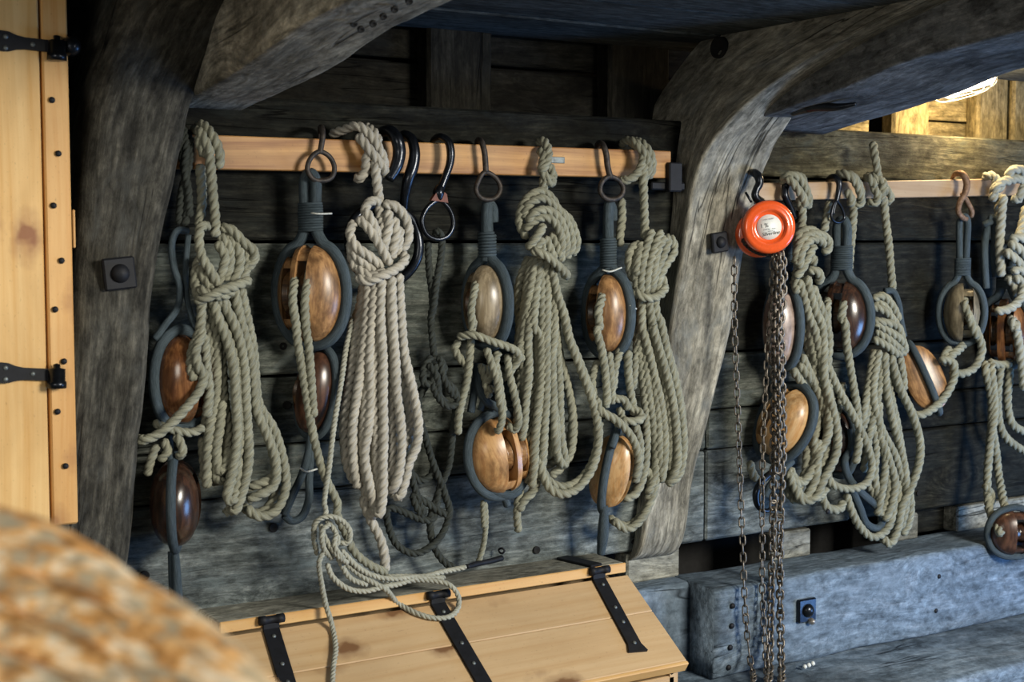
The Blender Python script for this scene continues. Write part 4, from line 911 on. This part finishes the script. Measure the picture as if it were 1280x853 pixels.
trace(BL[7], 'twine', [('D1 205,615,12 235,622,13 285,606,12.6', 1.1, False), ('D1 318,760,13.6 332,770,13.8 345,775,13.6', 1.3, False)], 'twine')
BL[8] = block(764, 589, 9, 96, 54, 70, 10, [(-.34, .30)], 'ash_bright', 'pale tan block with a dark strop down its middle above the chest', rs=5.6)
trace(BL[8], 'strop_tail', [('D2 180,640,10 178,690,9.6 175,740,9 168,805,8', [4.6, 6.6, 7.2, 5], False), ('D2 225,375,12 215,410,13 205,440,13.4', 5, False)], 'strop')
BL[9] = block(979, 408, 7.5, 98, 50, -38, 0, [(-.45, .0)], 'pink', 'pale pinkish block directly behind the hoist chains', neck=82, gap=1.5, rs=5.6, depth=0.3)
trace(BL[9], 'hook', [('D3 330,130,9 330,180,9.6 345,215,9.6 360,250,9.6 375,290,9.6', 4.5, False), ('D3 325,110,5 330,95,8 345,100,9.4 335,140,9.6', 4, False), ('D3 360,250,9.4 395,270,9.8 400,300,9.6 380,315,9.4', 2.4, False)], 'iron')
BL[10] = block(981, 529, 8, 90, 64, -38, 26, [(-.5, -.1)], 'ash_bright', 'tilted light tan block low behind the hoist chains', rs=6, depth=0.31)
trace(BL[10], 'hook', [('D4 220,545,9 185,565,9.6 150,600,10 132,640,10 140,685,10 170,703,10 190,690,10', [3, 4, 4.6, 4.6, 4.2, 3.4, 2.4], False)], 'iron')
trace(BL[10], 'strop_tail', [('D4 265,520,9.6 235,550,10 190,600,9.6 165,650,9', 4.6, False)], 'strop')
BL[11] = block(1051, 396, 8, 90, 66, -14, 0, [(-.70, -.36), (-.18, .20)], 'brown', 'glossy dark brown double block on the black wire hook', neck=74, rs=6, depth=0.3)
trace(BL[11], 'hook', [('D5 85,205,3 95,187,6 120,185,9 138,205,10 135,250,10 125,295,10', [2.4, 3.2, 4, 4.2, 3.6, 3], False), ('D5 125,290,10 108,325 105,365 130,385 160,368 150,320', 1.9, True), ('D5 130,280,10 118,320 112,350', 1.6, False)], 'iron')
BL[12] = block(1155, 473, 9, 88, 40, -70, -24, [(-.3, .3)], 'ash', 'small round-faced tan block tilted between two rope falls', rs=4.6)
trace(BL[12], 'strop_legs', [('D5 340,690,11 375,690,11.6 400,740,11.6 412,820,11 D8 0,60,12', 4.2, False)], 'strop')
BL[13] = block(1202, 391, 9, 74, 44, 6, 0, [(.02, .56)], 'olive', 'olive-brown block hung by rope strop from the rusty hook', neck=82, rs=4.3, gap=3)
trace(BL[13], 'hook', [('D7 205,182,4 225,160,7.6 252,165,10 268,200,10.6 260,245,10.6 238,285,10.6 232,325,10.4 262,355,10 272,350,9.6', [2.2, 3.2, 4, 4.4, 4.2, 3.6, 3.4, 3.4, 2.6], False), ('D7 248,245,9.8 272,285,9.8 290,325,9.6 285,345,9', 3.2, False)], 'iron_rust')
BL[14] = block(1257, 414, 7, 82, 54, -12, 0, [(-.55, -.2), (.1, .48)], 'oak_red', 'red-brown double block at the far right edge', neck=66, rs=5.6)
BL[15] = block(1268, 666, 19, 56, 60, 24, 0, [(-.1, .3)], 'brown_red', 'lowest dark block resting near the blue-lit beam at right edge', rs=4.4, sheave='brown')
BL[16] = block(1050, 552, 5, 78, 44, -40, 0, [(-.6, -.2)], 'brown', 'dark block half hidden between the rope hanks in right bay', rs=5.4)
trace(BL[16], 'strop_tail', [('D6 155,400,9 158,470,9.6 135,520,10 150,580,10.4 200,640,10.4 245,680,10.6 275,730,10.6 258,765,10.4 215,750,10.2 190,690,10.2 160,620,10', 5, False)], 'strop')
# black hook with teardrop eye
hk = empty('iron_hook', P(546, 240, .1), 'black iron hook with teardrop eye and a red patch on the orange rail', 'hook')
trace(hk, 'shank', [('C5 128,100,2 140,78,5 170,70,8.6 198,90,10 208,130,10.4 204,180,10.4 185,235,10.4 165,285,10.4', [2.8, 3.6, 4.4, 5, 5.4, 5, 4.6, 5], False), ('C5 165,270,10.4 158,300,10.4 158,330,10.4', [5, 8, 5], False)], 'iron')
trace(hk, 'eye', [('C5 158,330,10.4 112,360 90,412 108,468 150,490 195,476 218,430 208,378 185,345', 3.0, True)], 'iron')
mb = MB(); prism(mb, [P(500+u/3.28, 150+v/3.28, .112) for u, v in ((128, 330), (150, 298), (172, 288), (193, 305), (198, 340), (160, 334))], (0, .010, 0)); recalc(mb.build('red_patch', 'red', hk, False))
# big black thimble ring and two black hook backs
bh = empty('iron_hook', P(500, 200, .1), 'pair of thick glossy black hook backs right of the pale hank', 'hook')
trace(bh, 'shank', [('C3 430,80,2 450,50,6 485,45,9 512,80,11 522,130,11 510,190,11 480,245,11', [5, 6, 7, 8, 8.4, 8, 6], False)], 'iron')
trace(bh, 'shank', [('C3 520,70,4 545,60,8 572,80,10 585,130,11 578,190,11 560,240,11 545,310,10 540,370,9', [4.4, 5.4, 6.6, 7, 7.6, 7, 6, 5], False)], 'iron')
rg = MB(); tube(rg, path('C3 450,340,7 345,400,7 315,500,7 350,610,7 440,672,7 530,650,8 592,575,9 600,490,9 560,395,8'), 6.2*mpp(P(480, 300)), 14, .005, True)
tag(rg.build('thimble_ring', 'iron', None), 'large black iron ring behind the knot of the pale hank', 'ring')
# worn leather strop at the right edge
so_ = empty('rope_strop', P(1243, 280, .07), 'shadowed tarred strop hanging just left of the pale knotted bundle', 'strop')
trace(so_, 'strop_leg', [('D7 360,350,7 385,360,8 390,430,8 385,520,8 395,600,8', 5.4, False), ('D7 365,360,7 345,450,7 345,560,7 350,650,7', 4.6, False), ('D7 340,380,7 360,370,8 395,375,7', 4, False)], 'strop')
# ================================================================== CHAIN HOIST
hc = P(961, 284, .165); s = mpp(hc)
hoist = empty('chain_hoist', hc, 'orange round chain hoist with white label hanging beside the grey knee', 'hoist')
ax = CAM-hc; ax /= np.linalg.norm(ax); ax = ax*.72+A(.10, -1, .06)*.28; ax /= np.linalg.norm(ax)
R_ = 33.5*s
mb = MB(); lathe(mb, hc, ax, [(.0001, -.05), (R_*.86, -.05), (R_*.93, -.045), (R_*.95, -.02), (R_*1.0, -.016), (R_*1.0, .0), (R_*.97, .006), (R_*.90, .010), (R_*.82, .011), (R_*.72, .010), (R_*.665, .012), (R_*.645, .011), (R_*.60, .004), (R_*.50, .003), (.0001, .003)], 56)
mb.build('cover', 'orange', hoist)
mb = MB(); lathe(mb, hc+ax*.0032, ax, [(R_*.47, 0), (R_*.47, .0008), (.0001, .0009)], 40); lab = mb.build('label', 'label', hoist)
u, v, _ = frame(ax)
tu = np.cross((0, 0, 1), ax); tu /= np.linalg.norm(tu); tv = np.cross(ax, tu)
ca, sa = math.cos(.16), math.sin(.16); tx = tu*ca+tv*sa; ty = -tu*sa+tv*ca
def text(body, dx, dy, size, mat, shear=0, name='print'):
    cu = bpy.data.curves.new('t', 'FONT'); cu.body = body; cu.size = size; cu.align_x = 'CENTER'; cu.align_y = 'CENTER'; cu.extrude = .00015; cu.shear = shear; cu.resolution_u = 3
    to = bpy.data.objects.new('t', cu); COL.objects.link(to); bpy.context.view_layer.update()
    me = to.evaluated_get(bpy.context.evaluated_depsgraph_get()).to_mesh()
    V = np.array([q.co[:] for q in me.vertices]); Fs = [tuple(q.vertices) for q in me.polygons]; to.to_mesh_clear()
    bpy.data.objects.remove(to); bpy.data.curves.remove(cu)
    W_ = hc+ax*.0046+(V[:, :1]*1+dx)*tx+(V[:, 1:2]+dy)*ty+V[:, 2:]*ax
    m = MB(); m.add(W_, Fs); o = m.build(name, mat, lab, False); return o
R2 = R_*.47
text('1 %', -R2*.38, R2*.16, R2*.46, 'ink'); text('Silverline', 0.04*R2, -R2*.52, R2*.40, 'ink', .3)
text('CHAIN HOIST', -R2*.05, R2*.62, R2*.17, 'ink_grey'); text('1000 kg', -R2*.25, -R2*.16, R2*.17, 'ink_grey'); text('3 m', R2*.35, -R2*.16, R2*.17, 'ink_grey'); text('BLOCK', R2*.05, -R2*.34, R2*.13, 'ink_grey')
mb = MB(); c2 = hc-ax*.060+A(-.016, 0, -.016); lathe(mb, c2, ax, [(.0001, -.02), (.050, -.02), (.056, .0), (.056, .012), (.048, .016), (.0001, .016)], 30); mb.build('rear_cover', 'orange', hoist)
mb = MB()
for k in range(14):
    t = -2.6+k*.13; q = hc-ax*.022+(u*0); d = tu*math.cos(t)+tv*math.sin(t); lathe(mb, hc-ax*.03+d*R_*.98-tx*.0, ax, [(.0001, 0), (.007, 0), (.007, .012), (.0001, .012)], 8)
mb.build('chain_guide', 'iron_grey', hoist)
trace(hoist, 'hook', [('D3 215,215,13 190,200,13 178,180,13 185,150,13 200,120,13 195,85,12.6 175,65,11 165,70,8', [5, 5.4, 4.6, 5, 5.6, 5.4, 4.4, 3], False), ('D3 130,165,12.6 145,190,13.4 160,215,13.6', 1.6, False)], 'iron')
# chains: every link an object of its own
def linkmesh(L, w_, r, name):
    mb = MB(); pts = []
    h = L/2-w_/2
    for t in np.linspace(-PI/2, PI/2, 7): pts.append((w_/2*math.sin(t+PI/2-PI/2)*1, 0, h+w_/2*math.cos(t)))
    for t in np.linspace(PI/2, 3*PI/2, 7): pts.append((w_/2*math.sin(t), 0, -h+w_/2*math.cos(t)))
    pts = [np.array(p) for p in pts]
    P_ = pts; n = len(P_); V = []; m = 7
    for i in range(n):
        T = P_[(i+1) % n]-P_[i-1]; T /= np.linalg.norm(T); U = A(0, 1, 0); W_ = np.cross(T, U)
        for k in range(m): a = k*2*PI/m; V.append(P_[i]+r*(math.cos(a)*U+math.sin(a)*W_))
    Fs = [(i*m+k, i*m+(k+1) % m, ((i+1) % n)*m+(k+1) % m, ((i+1) % n)*m+k) for i in range(n) for k in range(m)]
    mb.add(V, Fs); return mb.mesh(name, M['chain'])
def chain(name, pth, Lpx, wpx, rpx):
    q = path(pth); k = mpp(q.mean(0)); L, w_, r = Lpx*k, wpx*k, rpx*k
    me = linkmesh(L, w_, r, 'link'); R, s_ = catmull(q, L-2.15*r)
    e = empty(name, R[0]); e.parent = hoist; e.location = [float(x) for x in R[0]-hc]
    for i in range(len(R)-1):
        p = (R[i]+R[i+1])/2; T = Vector(R[i+1]-R[i]).normalized()
        o = link('link', me, e); o.location = [float(x) for x in p-R[0]]
        rq = T.to_track_quat('Z', 'Y'); o.rotation_mode = 'QUATERNION'
        from mathutils import Quaternion
        o.rotation_quaternion = rq @ Quaternion((0, 0, 1), (PI/2 if i % 2 else 0)+.45+random.uniform(-.12, .12))
    return e
chain('hand_chain', 'Z 918,322,14 918,345,14 918,400 920,460 923,540 926,620 929,700,16 932,770,17.5 937,820,18 941,842,22 942,853,41 943,890,46', 13.5, 6.6, 1.15)
chain('hand_chain', 'D3 268,470,15.5 266,560 262,700 258,850 D4 178,60,15.5 168,250 158,450 155,600 155,780 Z 953,740,16.5 956,800,18 958,841,22 959,853,41 959,890,46', 13, 6.4, 1.15)
chain('load_chain', 'D3 290,465,16.5 287,560 282,650 280,800 D4 196,60,16.5 200,220 198,400 197,560 196,700 Z 964,740,16.5 963,800,18 962,841,22 961,853,41 961,890,46', 12.6, 8.2, 1.75)
chain('load_chain', 'D3 315,465,17 322,540 322,640 312,760 D4 222,20,17 228,150 228,300 232,440 228,560 222,700 Z 975,720,17 976,800,18 977,841,22 977,852,41 977,890,46', 12.6, 8.2, 1.75)
chain('load_chain', 'D3 300,480,18 305,560 300,680 296,800 D4 212,40,18 214,180 214,330 214,470 212,560', 12.6, 8.2, 1.7)
# ================================================================== LAMP
la, lb = P(1164, 115, .02), P(1242, 95, .02)
lamp = empty('bulkhead_lamp', (la+lb)/2, 'glowing caged lamp under the top right beam', 'lamp')
d = lb-la; L_ = np.linalg.norm(d); dn = d/L_
mb = MB(); lathe(mb, la, dn, [(.0001, .0), (.012, .004), (.021, .018), (.023, L_*.5), (.021, L_-.018), (.012, L_-.004), (.0001, L_)], 18); mb.build('lamp_glass', 'lamp', lamp)
mb = MB(); lu, lv, _ = frame(dn)
for k in range(4):
    a_ = k*PI/4; rr = .034; w_ = lu*math.cos(a_)+lv*math.sin(a_)
    tube(mb, [la-dn*.01, la+w_*rr*.7+dn*.012, la+w_*rr+dn*.04, lb+w_*rr-dn*.04, lb+w_*rr*.7-dn*.012, lb+dn*.01, lb-w_*rr*.7-dn*.012, lb-w_*rr-dn*.04, la-w_*rr+dn*.04, la-w_*rr*.7+dn*.012], .0016, 6, .006, True)
for f in (.3, .7):
    tube(mb, [la+d*f+.034*(lu*math.cos(t)+lv*math.sin(t)) for t in np.arange(12)*PI/6], .0016, 6, .006, True)
mb.build('guard', 'lamp_wire', lamp)
mb = MB(); box(mb, (la+lb)/2+A(0, .03, .055), (L_*.9, .07, .04), A(dn, np.cross((0, 0, 1), dn)/np.linalg.norm(np.cross((0, 0, 1), dn)), np.cross(dn, np.cross((0, 0, 1), dn))), .006); mb.build('base', 'iron_grey', lamp, False)
pl = bpy.data.lights.new('lamp_light', 'POINT'); pl.energy = 8; pl.color = (1.0, .72, .36); pl.shadow_soft_size = .03
plo = link('lamp_light', pl, lamp); q = (la+lb)/2+A(.0, -.05, -.065); plo.location = [float(x) for x in q-wpos(lamp)]
# ================================================================== small things
wd = empty('eye_bolt', P(620, 695, .03), 'small black eye bolt and pin on the wall above the chest', 'bolt')
trace(wd, 'pin', [('C7 745,325,9 800,310,7 850,300,6 905,285,5', [3, 3.4, 3.6, 3.8], False)], 'iron_black')
trace(wd, 'eye', [('C7 890,250,2 905,240,3 918,252,3.4 905,265,3', 1.3, True)], 'iron_black')
for i, (x, y) in enumerate(((1011, 832), (1016, 830), (1006, 834))):
    mb = MB(); lathe(mb, PZ(x, y, ZB+.004), (.3, .2, 1), [(.0001, -.006), (.005, -.003), (.006, 0), (.004, .005), (.0001, .006)], 8)
    tag(mb.build('pebble', 'label', None), ('middle of three', 'rightmost of three', 'leftmost of three')[i]+' tiny pale crumbs on the ledge behind the hoist chains', 'crumb', 'pale crumbs on the ledge')
# foreground: big coil of coir cable, very close to the camera
def cs(x, y, d): return CAM+ray(x, y)*d
fc = empty('rope_coil', cs(60, 900, .72), 'blurred orange-brown fibrous rope pile filling the lower left foreground', 'rope coil')
base = [(-330, 590, .86), (-140, 636, .80), (0, 672, .76), (95, 715, .73), (175, 768, .70), (245, 822, .67), (315, 888, .64), (380, 975, .62), (440, 1090, .60)]
for k in range(9):
    mb = MB(); pts = [cs(x-(22*k)*.95-k*k*.8, y+44*k, d-.010*k) for x, y, d in base]
    rope(mb, pts, .0145, pitch=26, hand=-1); mb.build('turn', 'coir', fc)
mb = MB(); q = [cs(x-45, y+62, d+.03) for x, y, d in base]
core = [(p, .05) for p in q]
prism(mb, [*q, q[-1]-A(0, 0, .8), q[0]-A(0, 0, .9)], A(-.10, .16, 0)*1.0); recalc(mb.build('core', 'coir', fc, False))
